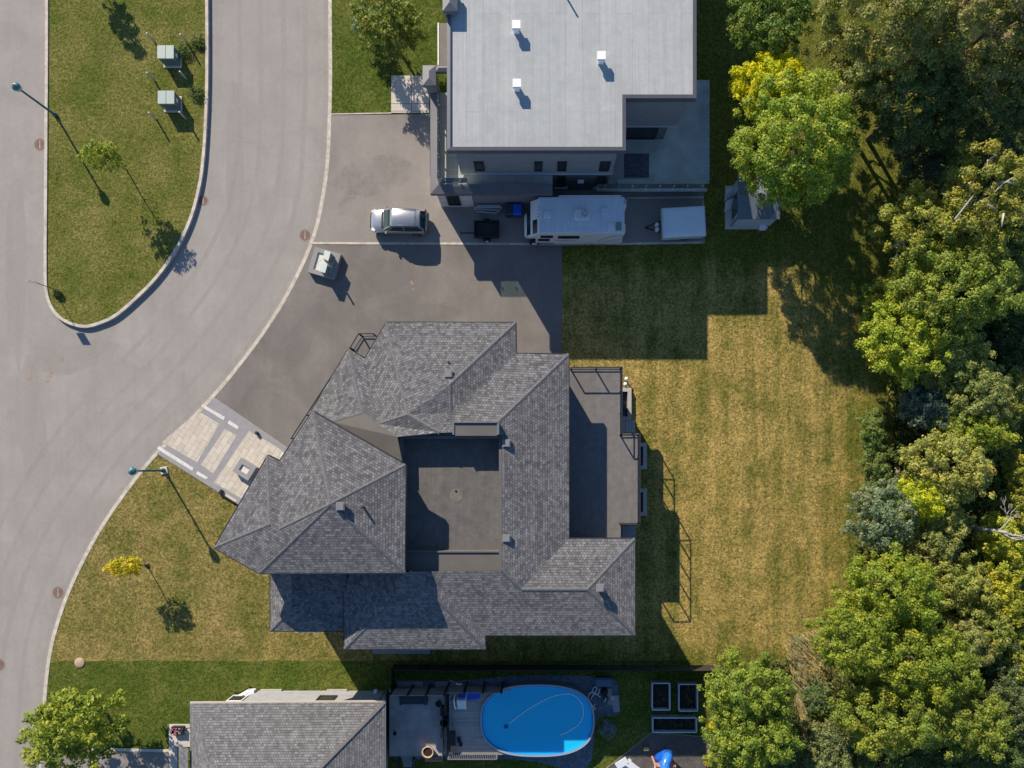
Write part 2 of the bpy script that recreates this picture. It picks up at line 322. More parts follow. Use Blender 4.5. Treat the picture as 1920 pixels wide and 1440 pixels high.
    def build(s, name, mats, parent=None, uv=False, label=None):
        me = bpy.data.meshes.new(name)
        vs = np.array(s.v, dtype=float)
        if parent is not None:
            off = Vector((0, 0, 0)); p = parent
            inv = world_inv(parent)
            if inv is not None: vs = np.array([tuple(inv @ Vector(v)) for v in s.v])
        me.from_pydata([tuple(v) for v in vs], [], s.f)
        if not isinstance(mats, (list, tuple)): mats = [mats]
        for m in mats: me.materials.append(m)
        me.polygons.foreach_set('material_index', s.mi); me.polygons.foreach_set('use_smooth', s.sm)
        if uv:
            ul = me.uv_layers.new(name='UVMap')
            for i, f in enumerate(s.f):
                nrm = newell([s.v[k] for k in f])
                if abs(nrm.z) > 0.999: t = Vector((1, 0, 0))
                else: t = Vector((0, 0, 1)).cross(nrm).normalized()
                up = nrm.cross(t)
                for li, k in zip(me.polygons[i].loop_indices, f):
                    p = Vector(s.v[k]); ul.data[li].uv = (p.dot(t), p.dot(up))
        me.update()
        o = bpy.data.objects.new(name, me); col.objects.link(o)
        if parent is not None: o.parent = parent
        if label: o['label'] = label
        return o
def world_inv(o):
    m = Matrix.Identity(4); chain = []
    while o is not None: chain.append(o); o = o.parent
    for c in reversed(chain): m = m @ (Matrix.Translation(c.location) @ c.rotation_euler.to_matrix().to_4x4())
    return m.inverted()
def newell(pts):
    n = Vector((0, 0, 0))
    for i in range(len(pts)):
        a, b_ = Vector(pts[i]), Vector(pts[(i + 1) % len(pts)])
        n += Vector(((a.y - b_.y) * (a.z + b_.z), (a.z - b_.z) * (a.x + b_.x), (a.x - b_.x) * (a.y + b_.y)))
    n = n.normalized() if n.length > 1e-12 else Vector((0, 0, 1))
    return n
def area(p): return sum(p[i][0] * p[(i + 1) % len(p)][1] - p[(i + 1) % len(p)][0] * p[i][1] for i in range(len(p))) / 2
def inset(poly, d):
    """offset a simple polygon inwards by d"""
    if area(poly) < 0: poly = poly[::-1]
    out = []; n = len(poly)
    for i in range(n):
        a, b_, c = Vector(poly[i - 1][:2]), Vector(poly[i][:2]), Vector(poly[(i + 1) % n][:2])
        d1, d2 = (b_ - a).normalized(), (c - b_).normalized()
        n1, n2 = Vector((-d1.y, d1.x)), Vector((-d2.y, d2.x))
        k = n1 + n2; k = k / max(0.35, k.length_squared / 2) if k.length > 1e-6 else n1
        out.append((b_.x + k.x * d, b_.y + k.y * d))
    return out
def catmull(pts, k=8, closed=False):
    out = []; n = len(pts)
    rngi = range(n) if closed else range(n - 1)
    for i in rngi:
        g = lambda j: Vector(pts[j % n]) if closed else Vector(pts[min(max(j, 0), n - 1)])
        p0, p1, p2, p3 = g(i - 1), g(i), g(i + 1), g(i + 2)
        for t in range(k):
            u = t / k
            out.append(tuple(0.5 * ((2 * p1) + (p2 - p0) * u + (2 * p0 - 5 * p1 + 4 * p2 - p3) * u * u + (3 * p1 - p0 - 3 * p2 + p3) * u ** 3)))
    if not closed: out.append(tuple(pts[-1]))
    return out
def sheet(name, pxpoly, z, mat, kind='structure', uv=False, parent=None):
    b = MB(); pts = [at(x, y, z) for x, y in pxpoly]
    if area(pts) < 0: pts = pts[::-1]
    b.face(pts); o = b.build(name, mat, parent, uv=uv)
    if parent is None: tag(o, kind=kind)
    return o
def ribbon(name, pxpts, wpx, z0, z1, mat, parent=None, closed=False, side=0.0):
    """a kerb: solid strip along a pixel path; side shifts it (-1..1 half widths)"""
    P = [Vector(at(x, y, 0)[:2]) for x, y in pxpts]; n = len(P); L = []; Rr = []
    hw = wpx / 25.0 / 2
    for i in range(n):
        a = P[i - 1] if (closed or i > 0) else P[i]; c = P[(i + 1) % n] if (closed or i < n - 1) else P[i]
        d = (c - a).normalized(); nn = Vector((-d.y, d.x)); m = P[i] + nn * hw * side
        L.append(m + nn * hw); Rr.append(m - nn * hw)
    b = MB(); rings = [[(Rr[i].x, Rr[i].y, z0), (L[i].x, L[i].y, z0), (L[i].x, L[i].y, z1), (Rr[i].x, Rr[i].y, z1)] for i in range(n)]
    if closed: rings.append(rings[0])
    b.loft(rings, cap=not closed)
    return b.build(name, mat, parent)

# ------------------------------------------------------------------ ground, road, lawns, drives
KERB = catmull([(618, -260), (619, -60), (619.5, 60), (620, 140), (618.5, 215), (614, 310), (603, 385), (588, 445), (562, 508), (524, 578), (474, 652), (410, 732), (340, 806),
                (292, 853), (244, 912), (194, 984), (154, 1056), (120, 1134), (95, 1222), (84, 1320), (77, 1440), (72, 1700)], 6)
b = MB(); s_ = 600; b.face([(-s_, -s_, -0.05), (s_, -s_, -0.05), (s_, s_, -0.05), (-s_, s_, -0.05)])
tag(b.build('ground', M_FLOOR), kind='structure')
sheet('road', [(-420, -260)] + KERB + [(-420, 1700)], 0.0, M_ROAD)
rk = ribbon('kerb', KERB, 6.5, -0.02, 0.075, M_KERB); tag(rk, kind='structure')
ISL = catmull([(91, -260), (91, -60), (91, 100), (90, 250), (89, 400), (88.5, 500), (90, 545), (98, 573), (113, 594), (135, 607), (162, 613), (188, 607), (220, 592), (262, 556), (300, 516),
               (334, 466), (360, 410), (376, 350), (384, 290), (389, 200), (390.5, 100), (389.5, -60), (388, -260)], 5)
sheet('traffic_island', ISL, 0.17, M_ISLAND)
tag(ribbon('kerb', ISL, 5.5, -0.02, 0.24, M_KERB), kind='structure')
def kerb_slice(y0, y1): return [p for p in KERB if y0 <= p[1] <= y1]
KX = lambda y: min(KERB, key=lambda p: abs(p[1] - y))[0]
# lawns
sheet('front_lawn', kerb_slice(-270, 214) + [(KX(214), 214), (870, 214), (870, -260)], 0.062, M_GREEN)
sheet('front_lawn', [(KX(853), 853)] + kerb_slice(854, 1700) + [(700, 1700), (700, 860)], 0.060, M_DRYW)
sheet('back_lawn', [(1053, -260), (1730, -260), (1730, 560), (1680, 760), (1650, 1000), (1590, 1160), (1510, 1300), (690, 1300), (690, 700), (1053, 690)], 0.050, M_DRY)
sy = [(KX(1243) - 1, 1243)] + kerb_slice(1246, 1700) + [(1420, 1700), (1400, 1300), (1330, 1249)] + [(x, 1239 + 4 * noise.noise((x * 0.02, 3, 0)) ) for x in range(1280, 110, -40)]
sheet('neighbour_lawn', sy, 0.068, M_GREEN)
# a dark moist strip where the lawn meets the kerb of the wood edge (rough meadow)
# driveways
sheet('driveway', [(KX(216) - 1, 216), (806, 214), (806, 330), (1320, 360), (1322, 456), (1055, 457), (588, 457)] + [p for p in reversed(KERB) if 218 < p[1] < 455], 0.074, M_DRIVE_N)
sheet('driveway', [p for p in KERB if 458 < p[1] < 744] + [(400, 744), (535, 838), (700, 900), (1052, 900), (1054, 457), (588, 457)], 0.070, M_DRIVE_C)
tag(ribbon('driveway_border', [(585, 456.5), (700, 457), (900, 457.5), (1055, 458.5), (1180, 457.5), (1318, 455)], 4, 0.0, 0.095, M_KERB), kind='structure')
tag(ribbon('driveway_border', [(1175, 372), (1318, 370.5), (1318, 390)], 2.5, 0.0, 0.12, M_CONC), kind='structure')
tag(ribbon('driveway_border', [(622, 215), (734, 213)], 2.0, 0.0, 0.10, M_KERB), kind='structure')
# front walk of the north house: four slabs
def slabs(name, polys, z, mat, parent=None):
    b = MB()
    for p in polys: b.prism([at(x, y, 0)[:2] for x, y in p], 0.0, z)
    return b.build(name, mat, parent)
tag(slabs('footpath', [[(734, 143), (771.5, 143), (771.5, 195), (734, 195)], [(772.5, 143), (805, 143), (805, 195), (772.5, 195)],
                       [(734, 196), (771.5, 196), (771.5, 209), (734, 209)], [(772.5, 196), (805, 196), (805, 209), (772.5, 209)], [(734, 210), (805, 210), (805, 212.6), (734, 212.6)]], 0.10, M_CONC), kind='structure')
# tyre marks, tar patches and rust stains that lie on the road
M_RUST = pmat('rust_stain', (0.36, 0.24, 0.15), 0.9, 0.25, 6)
def stain(px, py, rx, ry, ang, mat, z, name='pavement_stain'):
    b = MB()
    for k in range(16):
        cx, cy = random.gauss(0, rx * 0.45), random.gauss(0, ry * 0.45); r0 = random.uniform(0.03, 0.09)
        ca, sa = math.cos(ang), math.sin(ang); x, y, _ = at(px, py, 0); X = x + cx * ca - cy * sa; Y = y + cx * sa + cy * ca
        b.face([(X + r0 * random.uniform(.5, 1.2) * math.cos(t), Y + r0 * random.uniform(.5, 1.2) * math.sin(t), z + k * 0.0002) for t in [i * 0.9 for i in range(7)]])
    tag(b.build(name, mat), kind='structure')
def wear_mat(name, c, amt, sc_):
    m, n, l, b, out = nodes_mat(name); v = n.new('ShaderNodeTexCoord').outputs['Object']
    b.inputs['Base Color'].default_value = rgba(c); b.inputs['Roughness'].default_value = 0.9; tr = n.new('ShaderNodeBsdfTransparent'); mx = n.new('ShaderNodeMixShader')
    a = ramp(n, l, noise_node(n, l, v, sc_, 8, 0.7, 0.6), [(0.38, 0.0), (0.70, amt)])
    l.new(a, mx.inputs[0]); l.new(tr.outputs[0], mx.inputs[1]); l.new(b.outputs[0], mx.inputs[2]); l.new(mx.outputs[0], out.inputs[0]); return m
W1 = wear_mat('tyre_wear', (0.25, 0.235, 0.22), 0.13, 0.35); W2 = wear_mat('kerb_dust', (0.42, 0.39, 0.34), 0.30, 0.7); W3 = wear_mat('drive_wear', (0.26, 0.24, 0.225), 0.45, 0.5); W4 = wear_mat('oil_wear', (0.15, 0.14, 0.13), 0.18, 0.9)
def offset_path(P, d):
    Q = [Vector(at(x, y)[:2]) for x, y in P]; out = []
    for i in range(len(Q)):
        t_ = (Q[min(i + 1, len(Q) - 1)] - Q[max(i - 1, 0)]).normalized(); nn = Vector((t_.y, -t_.x)); out.append(Q[i] + nn * d)
    return [(q.x * 25 + VX, VY - q.y * 25) for q in out]
for k, (d, wd, mt) in enumerate(((0.32, 11, W2), (1.9, 9, W1), (3.5, 10, W1), (5.2, 8, W1), (6.8, 9, W1))):
    pth = offset_path(KERB, d)
    Q = [Vector(at(x, y)[:2]) for x, y in pth]
    b = MB(); hw = wd / 50
    for i in range(len(Q) - 1):
        n1 = (Q[i + 1] - Q[i]).normalized(); n1 = Vector((-n1.y, n1.x)) * hw
        b.face([(Q[i].x - n1.x, Q[i].y - n1.y, .004 + k * .0008), (Q[i + 1].x - n1.x, Q[i + 1].y - n1.y, .004 + k * .0008), (Q[i + 1].x + n1.x, Q[i + 1].y + n1.y, .004 + k * .0008), (Q[i].x + n1.x, Q[i].y + n1.y, .004 + k * .0008)])
    tag(b.build('road_wear', mt), kind='structure')
def patch(px, py, rx, ry, ang, mt, z):
    x, y, _ = at(px, py); b = MB(); ca, sa = math.cos(ang), math.sin(ang)
    P = [((1 + .25 * noise.noise((math.cos(t) * 1.5, math.sin(t) * 1.5, px))) * rx * math.cos(t), (1 + .25 * noise.noise((math.sin(t) * 2, math.cos(t) * 2, py))) * ry * math.sin(t)) for t in [i * math.pi / 20 for i in range(40)]]
    b.face([(x + u * ca - v * sa, y + u * sa + v * ca, z) for u, v in P]); tag(b.build('pavement_patch', mt), kind='structure')
for a in ((760, 600, 4, 1.2, .1, W3, .0715), (560, 640, 3.5, 1.0, 1.0, W3, .0716), (700, 520, 3.0, 1.5, .2, W3, .0717), (640, 560, .5, .35, 0, W4, .0718), (730, 640, .6, .3, .5, W4, .0719), (700, 330, 3, 1.4, .2, W4, .0755), (650, 380, 1.2, .5, 1, W4, .0757), (880, 330, .8, .5, 0, W4, .0756),
          (150, 670, 3, 1.0, .3, W1, .0082), (60, 800, 1.2, 5, .1, W1, .0084), (30, 500, .8, 7, 0, W1, .0086), (440, 300, .7, 6, 0, W1, .0088), (130, 640, 3.5, 2.2, .4, W2, .009)): patch(*a)
stain(772, 532, 0.14, 0.35, 0.1, M_RUST, 0.0745)
stain(95, 705, 0.2, 0.7, -0.6, M_RUST, 0.004); stain(57, 706, 0.15, 0.4, -0.6, M_RUST, 0.004); stain(116, 674, 0.1, 0.15, 0, M_RUST, 0.004)

# ------------------------------------------------------------------ manholes
M_IRON = brick_mat('rusty_cast_iron', (0.30, 0.19, 0.155), (0.36, 0.235, 0.19), (0.13, 0.09, 0.08), 0.09, 0.09, 0.02, uvm=False)
M_MHRING = pmat('brown_asphalt_ring', (0.30, 0.24, 0.20), 0.9, 0.15, 5)
for px, py, r, zb, lab in ((75, 271, 0.40, 0, 'rusty manhole cover in the road beside the left kerb of the grass island'), (572, 441, 0.38, 0, 'rusty manhole cover in the road by the kerb next to the parked silver car'),
                       (381, 376, 0.32, 0, 'rusty manhole cover in the road at the curved right kerb of the grass island'), (109, 1111, 0.40, 0, 'rusty manhole cover in the road beside the lawn with the small yellow tree'),
                       (-2, 1246, 0.40, 0, 'manhole cover cut by the left edge of the photo')):
    x, y, _ = at(px, py); t = thing('manhole_cover', (x, y, zb), lab, 'manhole cover', 'round iron manhole covers in the road')
    MB().cyl((x, y, 0.001), r + 0.10, 0.005, 32).build('surround', M_MHRING, t)
    c = MB().cyl((x, y, 0.006), r, 0.008, 32)
    c.build('cover', M_IRON, t)
    MB().box(x - 0.02, y - r * 0.8, 0.014, x + 0.02, y + r * 0.8, 0.02).build('lifting_bar', M_KERB, t)
x, y, _ = at(151, 1242); t = thing('well_cover', (x, y, 0.07), 'round tan concrete well cover set in the grass', 'well cover')
MB().lathe((x, y, 0.06), [(0.38, 0), (0.38, 0.05), (0.34, 0.08), (0.02, 0.085)], 28).build('lid', pmat('tan_concrete', (0.42, 0.31, 0.22), 0.9, 0.25, 7), t)

# ------------------------------------------------------------------ central house
ZA, ZB, ZD, ZC = 10.3, 7.15, 4.05, 6.6        # eaves of the tall wing, main eaves, terrace, porch eave
MS = 0.38
def zrise(px, py, ze, edges, m=MS):
    """height of the roof point seen at (px,py): ze + m * mean distance to the given eave lines"""
    z = ze
    for _ in range(12):
        p = Vector(at(px, py, z)[:2]); ds = []
        for a, c in edges:
            a2, c2 = Vector(at(*a, ze)[:2]), Vector(at(*c, ze)[:2]); d = (c2 - a2).normalized()
            ds.append(abs((p - a2).cross(d)) if False else abs((p.x - a2.x) * d.y - (p.y - a2.y) * d.x))
        z = ze + m * sum(ds) / len(ds)
    return z
def P3(px, py, ze, edges=None, m=MS): return at(px, py, zrise(px, py, ze, edges, m) if edges else ze)
house = thing('house', at(880, 900, 0), 'large dark grey shingled house with a sunken flat roof court', 'house')
rb = MB(); memb = MB(); caps = MB(); fas = MB(); sof = MB(); walls = MB()
# --- tall west wing (A)
A = dict(P1=(586, 771), P2=(760.5, 871.5), P3=(758.5, 1074), P4=(486, 1075), P5=(401, 1027), P6=(502, 854), P7=(524, 865))
a3 = {k: at(*v, ZA) for k, v in A.items()}
eS, eE, eNE, eNW = (A['P4'], A['P3']), (A['P2'], A['P3']), (A['P1'], A['P2']), (A['P7'], A['P1'])
AP = P3(620, 945, ZA, [eS, eE, eNE])
def onplane(px, py, a, b_, c):
    a, b_, c = Vector(a), Vector(b_), Vector(c); nn = (b_ - a).cross(c - a); cam_ = Vector((0, 0, H)); d = Vector(at(px, py, 0)) - cam_
    return tuple(cam_ + d * ((a - cam_).dot(nn) / d.dot(nn)))
RV_ = onplane(506, 983, a3['P5'], a3['P4'], AP); VV = onplane(524, 992, a3['P5'], a3['P4'], AP)
for f in ((a3['P4'], a3['P3'], AP), (a3['P3'], a3['P2'], AP), (a3['P2'], a3['P1'], AP), (a3['P1'], a3['P7'], VV, AP), (a3['P5'], a3['P4'], AP, VV, RV_), (a3['P6'], a3['P5'], RV_), (a3['P7'], a3['P6'], RV_, VV)):
    rb.face(f)
def cap(p, q, w_=0.24):
    p, q = Vector(p), Vector(q); d = (q - p).normalized(); sd_ = d.cross(Vector((0, 0, 1))).normalized(); hw = 0.12
    MB().loft([[c - sd_ * hw + Vector((0, 0, -hw * .30)), c + sd_ * hw + Vector((0, 0, -hw * .30)), c + sd_ * hw + Vector((0, 0, .012 - hw * .30)), c + Vector((0, 0, .022)), c - sd_ * hw + Vector((0, 0, .012 - hw * .30))] for c in (p, q)]).build('ridge_cap', M_CAP, house)
for p, q in ((a3['P3'], AP), (a3['P2'], AP), (a3['P1'], AP), (a3['P4'], AP), (a3['P5'], RV_), (a3['P6'], RV_), (AP, VV)): cap(p, q)
def eaves(pts, z, closed=True, depth=0.22):
    """black metal fascia and gutter along an eave polyline"""
    n = len(pts)
    for i in range(n if closed else n - 1):
        p, q = Vector((pts[i][0], pts[i][1], z - depth / 2 - 0.005)), Vector((pts[(i + 1) % n][0], pts[(i + 1) % n][1], z - depth / 2 - 0.005))
        fas.beam(p, q, 0.11, depth)
def storey(poly, z0, z1, ins=0.5):
    p = inset([q[:2] for q in poly], ins); walls.prism(p, z0, z1); return p
polyA = [a3[k] for k in ('P1', 'P7', 'P6', 'P5', 'P4', 'P3', 'P2')]
eaves(polyA, ZA); sof.face([(p[0], p[1], ZA - 0.2) for p in polyA])
storey(polyA, 0.0, ZA - 0.21)
# --- main roof (B)
B = {1: (724.5, 604.5), 2: (967, 605), 3: (968, 663), 4: (1066.5, 664), 5: (1066.5, 1010), 6: (1190.5, 1010), 7: (1190.5, 1191), 8: (909.5, 1191), 9: (909.5, 1217), 10: (645.5, 1217), 12: (653.5, 654.5), 13: (684.5, 672)}
b3 = {k: at(*v, ZB) for k, v in B.items()}
bx = lambda px, py, *e, m=MS: P3(px, py, ZB, [(B[i], B[j]) for i, j in e], m)
U = bx(765, 777, (1, 13)); Q1 = bx(842, 722, (1, 2)); S1 = bx(844, 773, (2, 3)); T = bx(824, 811, (3, 4)); W = bx(710, 795, (12, 13)); X = bx(679, 775, (12, 13), m=0.40)
Zp = at(584, 770, ZB); Y = at(622, 791, ZB + 1.05)
E1 = bx(934, 791, (4, 5)); E2 = bx(941, 818, (4, 5)); E3 = bx(941, 1070, (4, 5)); V5 = b3[5]; RG1 = bx(977, 1105, (5, 6)); RG2 = bx(1102, 1105, (5, 6), (7, 8)); RG1 = (RG1[0], RG1[1], RG2[2]) if False else at(977, 1105, RG2[2])
ZR = RG2[2]
Tz = at(850, 811, T[2])
# north plane and its west hip side
rb.face((b3[1], Q1, b3[2])[::-1] if False else (b3[2], b3[1], Q1))
rb.face((b3[1], U, T, S1, Q1)); rb.face((b3[3], b3[2], Q1, S1))
E2h = bx(918, 806, (3, 4), (4, 5))
rb.face((b3[4], b3[3], S1, T, Tz, E2h, E1)); rb.face((b3[13], W, U, b3[1])[::-1] if False else (b3[1], b3[13], W, U))
rb.face((b3[13], b3[12], X, W)); rb.face((b3[12], Zp, Y, X))
CNW = at(745, 819, T[2] - 0.15)
rb.face((X, CNW, at(800, 816, T[2] - 0.1), T, U, W))
ASW = at(757, 880, T[2] - 0.5)
memb.face((Y, ASW, CNW, X)); memb.face((Y, at(600, 830, ZB + 0.2), at(700, 900, ZB + 0.2), ASW))
# east plane, south-east block, south planes
rb.face((b3[5], b3[4], E1, E2h, E2, E3, RG1))
rb.face((b3[6], b3[5], RG1, RG2)); rb.face((b3[7], b3[6], RG2))
SV = bx(826, 1103, (7, 8)); SVh = bx(815, 1096, (9, 10)); SW0 = bx(757, 1074, (9, 10), m=0.36); SW1 = at(941, 1071, SW0[2]); RG1b = at(977, 1105, RG2[2])
SXh = onplane(768, 1071.5, b3[9], b3[10], SW0); SXl = onplane(794, 1071.5, b3[7], b3[8], RG2)
rb.face((b3[8], b3[7], RG2, RG1, E3, SXl)); rb.face((b3[9], b3[8], SXl, SXh))
HW = bx(733, 1130, (9, 10))
rb.face((b3[10], b3[9], SXh, SW0, HW)); rb.face((at(645.5, 1000, ZB), b3[10], HW, SW0, at(757, 1000, SW0[2])))
for p, q in ((b3[2], Q1), (b3[1], U), (b3[4], E1), (U, T), (U, W), (X, W), (X, Y), (b3[12], X), (E3, RG1), (RG1, RG2), (RG2, b3[7]), (RG2, b3[6]), (b3[9], SXh), (b3[10], HW), (Q1, S1)): cap(p, q, 0.2)
eaves([Zp, b3[12], b3[13], b3[1], b3[2], b3[3], b3[4], b3[5], b3[6], b3[7], b3[8], b3[9], b3[10], at(645.5, 1000, ZB)], ZB, closed=False)
polyB = [b3[k] for k in (12, 13, 1, 2, 3, 4, 5, 6, 7, 8, 9, 10)] + [at(645.5, 1010, ZB), at(600, 900, ZB), Zp]
sof.face([(p[0], p[1], ZB - 0.2) for p in polyB]) if False else None
wb = storey([b3[k] for k in (12, 13, 1, 2, 3, 4, 5, 6, 7, 8, 9, 10)] + [at(645.5, 1000, ZB), at(640, 860, ZB), Zp], 0.0, ZB - 0.05)
# --- sunken flat roof court
ZP, ZF = 8.63, 7.72
court = MB(); par = MB()
def rect(b_, x0, y0, x1, y1, z0, z1, zref):
    p, q = at(x0, y0, zref), at(x1, y1, zref); b_.box(p[0], p[1], z0, q[0], q[1], z1)
p0, p1 = at(748, 820, ZP), at(941, 1070, ZP)
court.box(p0[0] + 0.1, p1[1] + 0.1, ZF - 0.3, p1[0] - 0.1, p0[1] - 0.1, ZF)
rect(par, 745, 809, 849, 816.9, 6.6, ZP - 0.05, ZP); rect(par, 743, 817, 943, 822.5, 6.6, ZP, ZP); rect(par, 744, 822.6, 752, 1034, 6.6, ZP - 0.004, ZP)
rect(par, 935.5, 822.6, 943, 1074, 6.6, ZP - 0.004, ZP)
tx = MB(); rect(tx, 752.1, 1035, 935.4, 1071, ZF, ZF + 0.62, ZF + 0.6)
rect(tx, 752.1, 1033, 935.4, 1035.5, ZF, ZF + 0.72, ZF + 0.6)
cr_ = MB(); rect(cr_, 852, 793, 932, 817, 7.0, ZP + 0.55, ZP + 0.5)
side = MB(); rect(side, 848.5, 792, 852, 815, 7.0, ZP + 0.62, ZP + 0.5); rect(side, 932, 792, 936, 815, 7.0, ZP + 0.62, ZP + 0.5); rect(side, 852, 790.5, 932, 793, 7.0, ZP + 0.66, ZP + 0.5)
# --- porch roof (C) on posts, south-west
C = {1: (507, 1060), 2: (507, 1183), 3: (648, 1183), 4: (648, 1060)}
c3 = {k: at(*v, ZC + (0.0)) for k, v in C.items()}
CH = P3(546, 1143, ZC, [((507, 1183), (648, 1183)), ((507, 1060), (507, 1183))], 0.38); CT = at(546, 1040, CH[2]); CU = at(660, 1143, CH[2]); 
CB = at(660, 1040, CH[2] + 1.0)
rb.face((c3[2], CH, at(546, 1040, CH[2] + .5), at(507, 1040, ZC))[::-1]); rb.face((c3[2], c3[3], at(650, 1040, CH[2] + .5), at(546, 1040, CH[2] + .5), CH))
cap(c3[2], CH, 0.2)
eaves([at(507, 1040, ZC), c3[2], c3[3]], ZC, closed=False)
MB().prism([c3[k][:2] for k in (1, 2, 3, 4)], ZC - 0.2, ZC - 0.12).build('porch_ceiling', M_FASC, house)
walls.prism(inset([at(x, y, ZC)[:2] for x, y in ((507, 1040), (507, 1183), (700, 1183), (700, 1040))], 0.4), 0.0, ZC - 0.201)
rb.build('roof', M_SHING, house, uv=True); memb.build('valley_roof', M_MEMB, house); 
fas.build('gutter', M_FASC, house); sof.build('soffit', M_FASC, house); walls.build('wall', M_WALLC, house, uv=True)
g = MB(); q = at(553, 1184, ZC); q2 = at(600, 1184, ZC); g.box(q[0], q[1] - 0.06, ZC - 0.14, q2[0], q2[1] + 0.02, ZC - 0.02); g.build('porch_gutter', M_WHITE, house)
# court floor material: membrane laid in strips
M_COURT = brick_mat('court_membrane', (0.118, 0.112, 0.105), (0.13, 0.123, 0.115), (0.085, 0.08, 0.075), 12.0, 1.0, 0.006, bump=0.3, uvm=False, axis_swap=True, var=0.25, streak=0.08)
co = court.build('court_floor', M_COURT, house)
par.build('parapet', M_GRMET if False else pmat('grey_coping', (0.13, 0.125, 0.125), 0.5, 0.1), house); tx.build('court_planter', M_MEMB, house)
crk = cr_.build('cricket_box', M_MEMB, house); side.build('flashing', pmat('flashing_metal', (0.24, 0.25, 0.27), 0.4, 0.1, metal=0.5), crk)
q = at(855, 921, ZF); MB().cyl((q[0], q[1], ZF + 0.002), 0.07, 0.03, 16).build('roof_drain', M_DARK, house)
MB().cyl((q[0], q[1] - 0.25, ZF + 0.0015), 0.42, 0.002, 30).build('dust_patch', pmat('pale_dust', (0.16, 0.145, 0.125), 0.95, 0.3, 3), house)
# roof vents of this house
def box_vent(px, py, z, parent, s=0.5, mat=None):
    x, y, _ = at(px, py, z + 0.5); v = MB()
    v.box(x - s * 0.32, y - s * 0.32, z - 0.6, x + s * 0.32, y + s * 0.32, z + 0.16)
    v.box(x - s / 2, y - s / 2, z + 0.16, x + s / 2, y + s / 2, z + 0.29); v.box(x - s * 0.4, y - s * 0.4, z + 0.29, x + s * 0.4, y + s * 0.4, z + 0.33)
    o = v.build('roof_vent', mat or M_DKMET, parent)
    lv = MB()
    for k in range(2): lv.box(x - s * 0.33, y - s * 0.33, z + 0.02 + k * 0.07, x + s * 0.33, y + s * 0.33, z + 0.045 + k * 0.07)
    lv.build('louvre', M_GRMET, o); return o
M_VENT = pmat('grey_vent_metal', (0.20, 0.20, 0.21), 0.5, 0.1)
box_vent(840, 700, 8.35, house, 0.5, M_VENT); box_vent(949, 831, 8.5, house, 0.5, M_VENT); box_vent(949, 1010, 8.5, house, 0.5, M_VENT); box_vent(636, 950, 11.6, house, 0.5, M_VENT); box_vent(1126, 1104, 8.4, house, 0.5, M_VENT)
for px, py, z in ((841, 679, 8.0), (678, 952, 11.3)):
    x, y, _ = at(px, py, z + 0.4); MB().tube([(x, y, z - 0.5), (x, y, z + 0.30)], 0.07, 10).build('vent_pipe', M_DKMET, house)
# --- east terrace
terr = MB(); TP = [(1060, 690.5), (1165, 690.5), (1165, 814), (1198, 814), (1198, 983), (1164, 983), (1164, 1012), (1060, 1012)]
tw = [at(x, y, ZD)[:2] for x, y in TP]
terr.prism(tw, ZD - 0.35, ZD)
M_TERR = brick_mat('terrace_membrane', (0.152, 0.144, 0.138), (0.166, 0.157, 0.15), (0.125, 0.11, 0.10), 14.0, 1.0, 0.006, bump=0.3, uvm=False, axis_swap=True, var=0.18, streak=0.08)
terr.build('terrace', M_TERR, house)
tb = MB(); tb.prism(inset(tw, 0.35), 0.0, ZD - 0.351); tb.build('terrace_wall', M_WALLC, house, uv=True)
ed = MB()
for i in range(0, 5): ed.beam((*tw[i], ZD - 0.10), (*tw[i + 1], ZD - 0.10), 0.10, 0.28)
ed.build('terrace_edge', pmat('grey_coping', (0.13, 0.125, 0.125)), house)
def railing(path, z, parent, h=1.10, step=1.45, inner=True, mat=None, rail_w=0.07):
    b_ = MB()
    for i in range(len(path) - 1):
        p, q = Vector(path[i]), Vector(path[i + 1]); L = (q - p).length; n = max(1, round(L / step))
        b_.beam((p.x, p.y, z + h), (q.x, q.y, z + h), rail_w, 0.05); b_.beam((p.x, p.y, z + 0.12), (q.x, q.y, z + 0.12), 0.05, 0.04)
        for k in range(n + 1):
            c = p.lerp(q, k / n); b_.box(c.x - 0.04, c.y - 0.04, z, c.x + 0.04, c.y + 0.04, z + h)
    o = b_.build('railing', mat or M_DKMET, parent)
    return o
tr = inset(tw, 0.08)
def near(lst, p): return min(lst, key=lambda q: (q[0] - p[0]) ** 2 + (q[1] - p[1]) ** 2)
rail_pts = [near(tr, tw[i]) for i in range(0, 6)]
railing([(rail_pts[0][0] + 0.3, rail_pts[0][1])] + rail_pts[1:], ZD, house)
# lower landing beside the terrace
q0, q1 = at(1166, 986, 2.6), at(1192, 1008, 2.6); MB().box(q0[0], q1[1], 2.3, q1[0], q0[1], 2.6).build('landing', pmat('blue_grey_slab', (0.24, 0.26, 0.28), 0.7, 0.1), house)
# --- narrow balcony along the north-west side with railing
bal = [at(x, y, ZD) for x, y in ((700, 631), (679.5, 631), (664, 657), (556, 823), (590, 845), (740, 690))]
bb = MB(); bb.prism([p[:2] for p in bal], ZD - 0.3, ZD); bb.build('balcony', M_TERR, house)
railing([(p[0], p[1]) for p in (at(706, 631, ZD), at(680, 631, ZD), at(664, 657, ZD), at(640, 694, ZD), at(556, 823, ZD))], ZD, house, step=2.2)
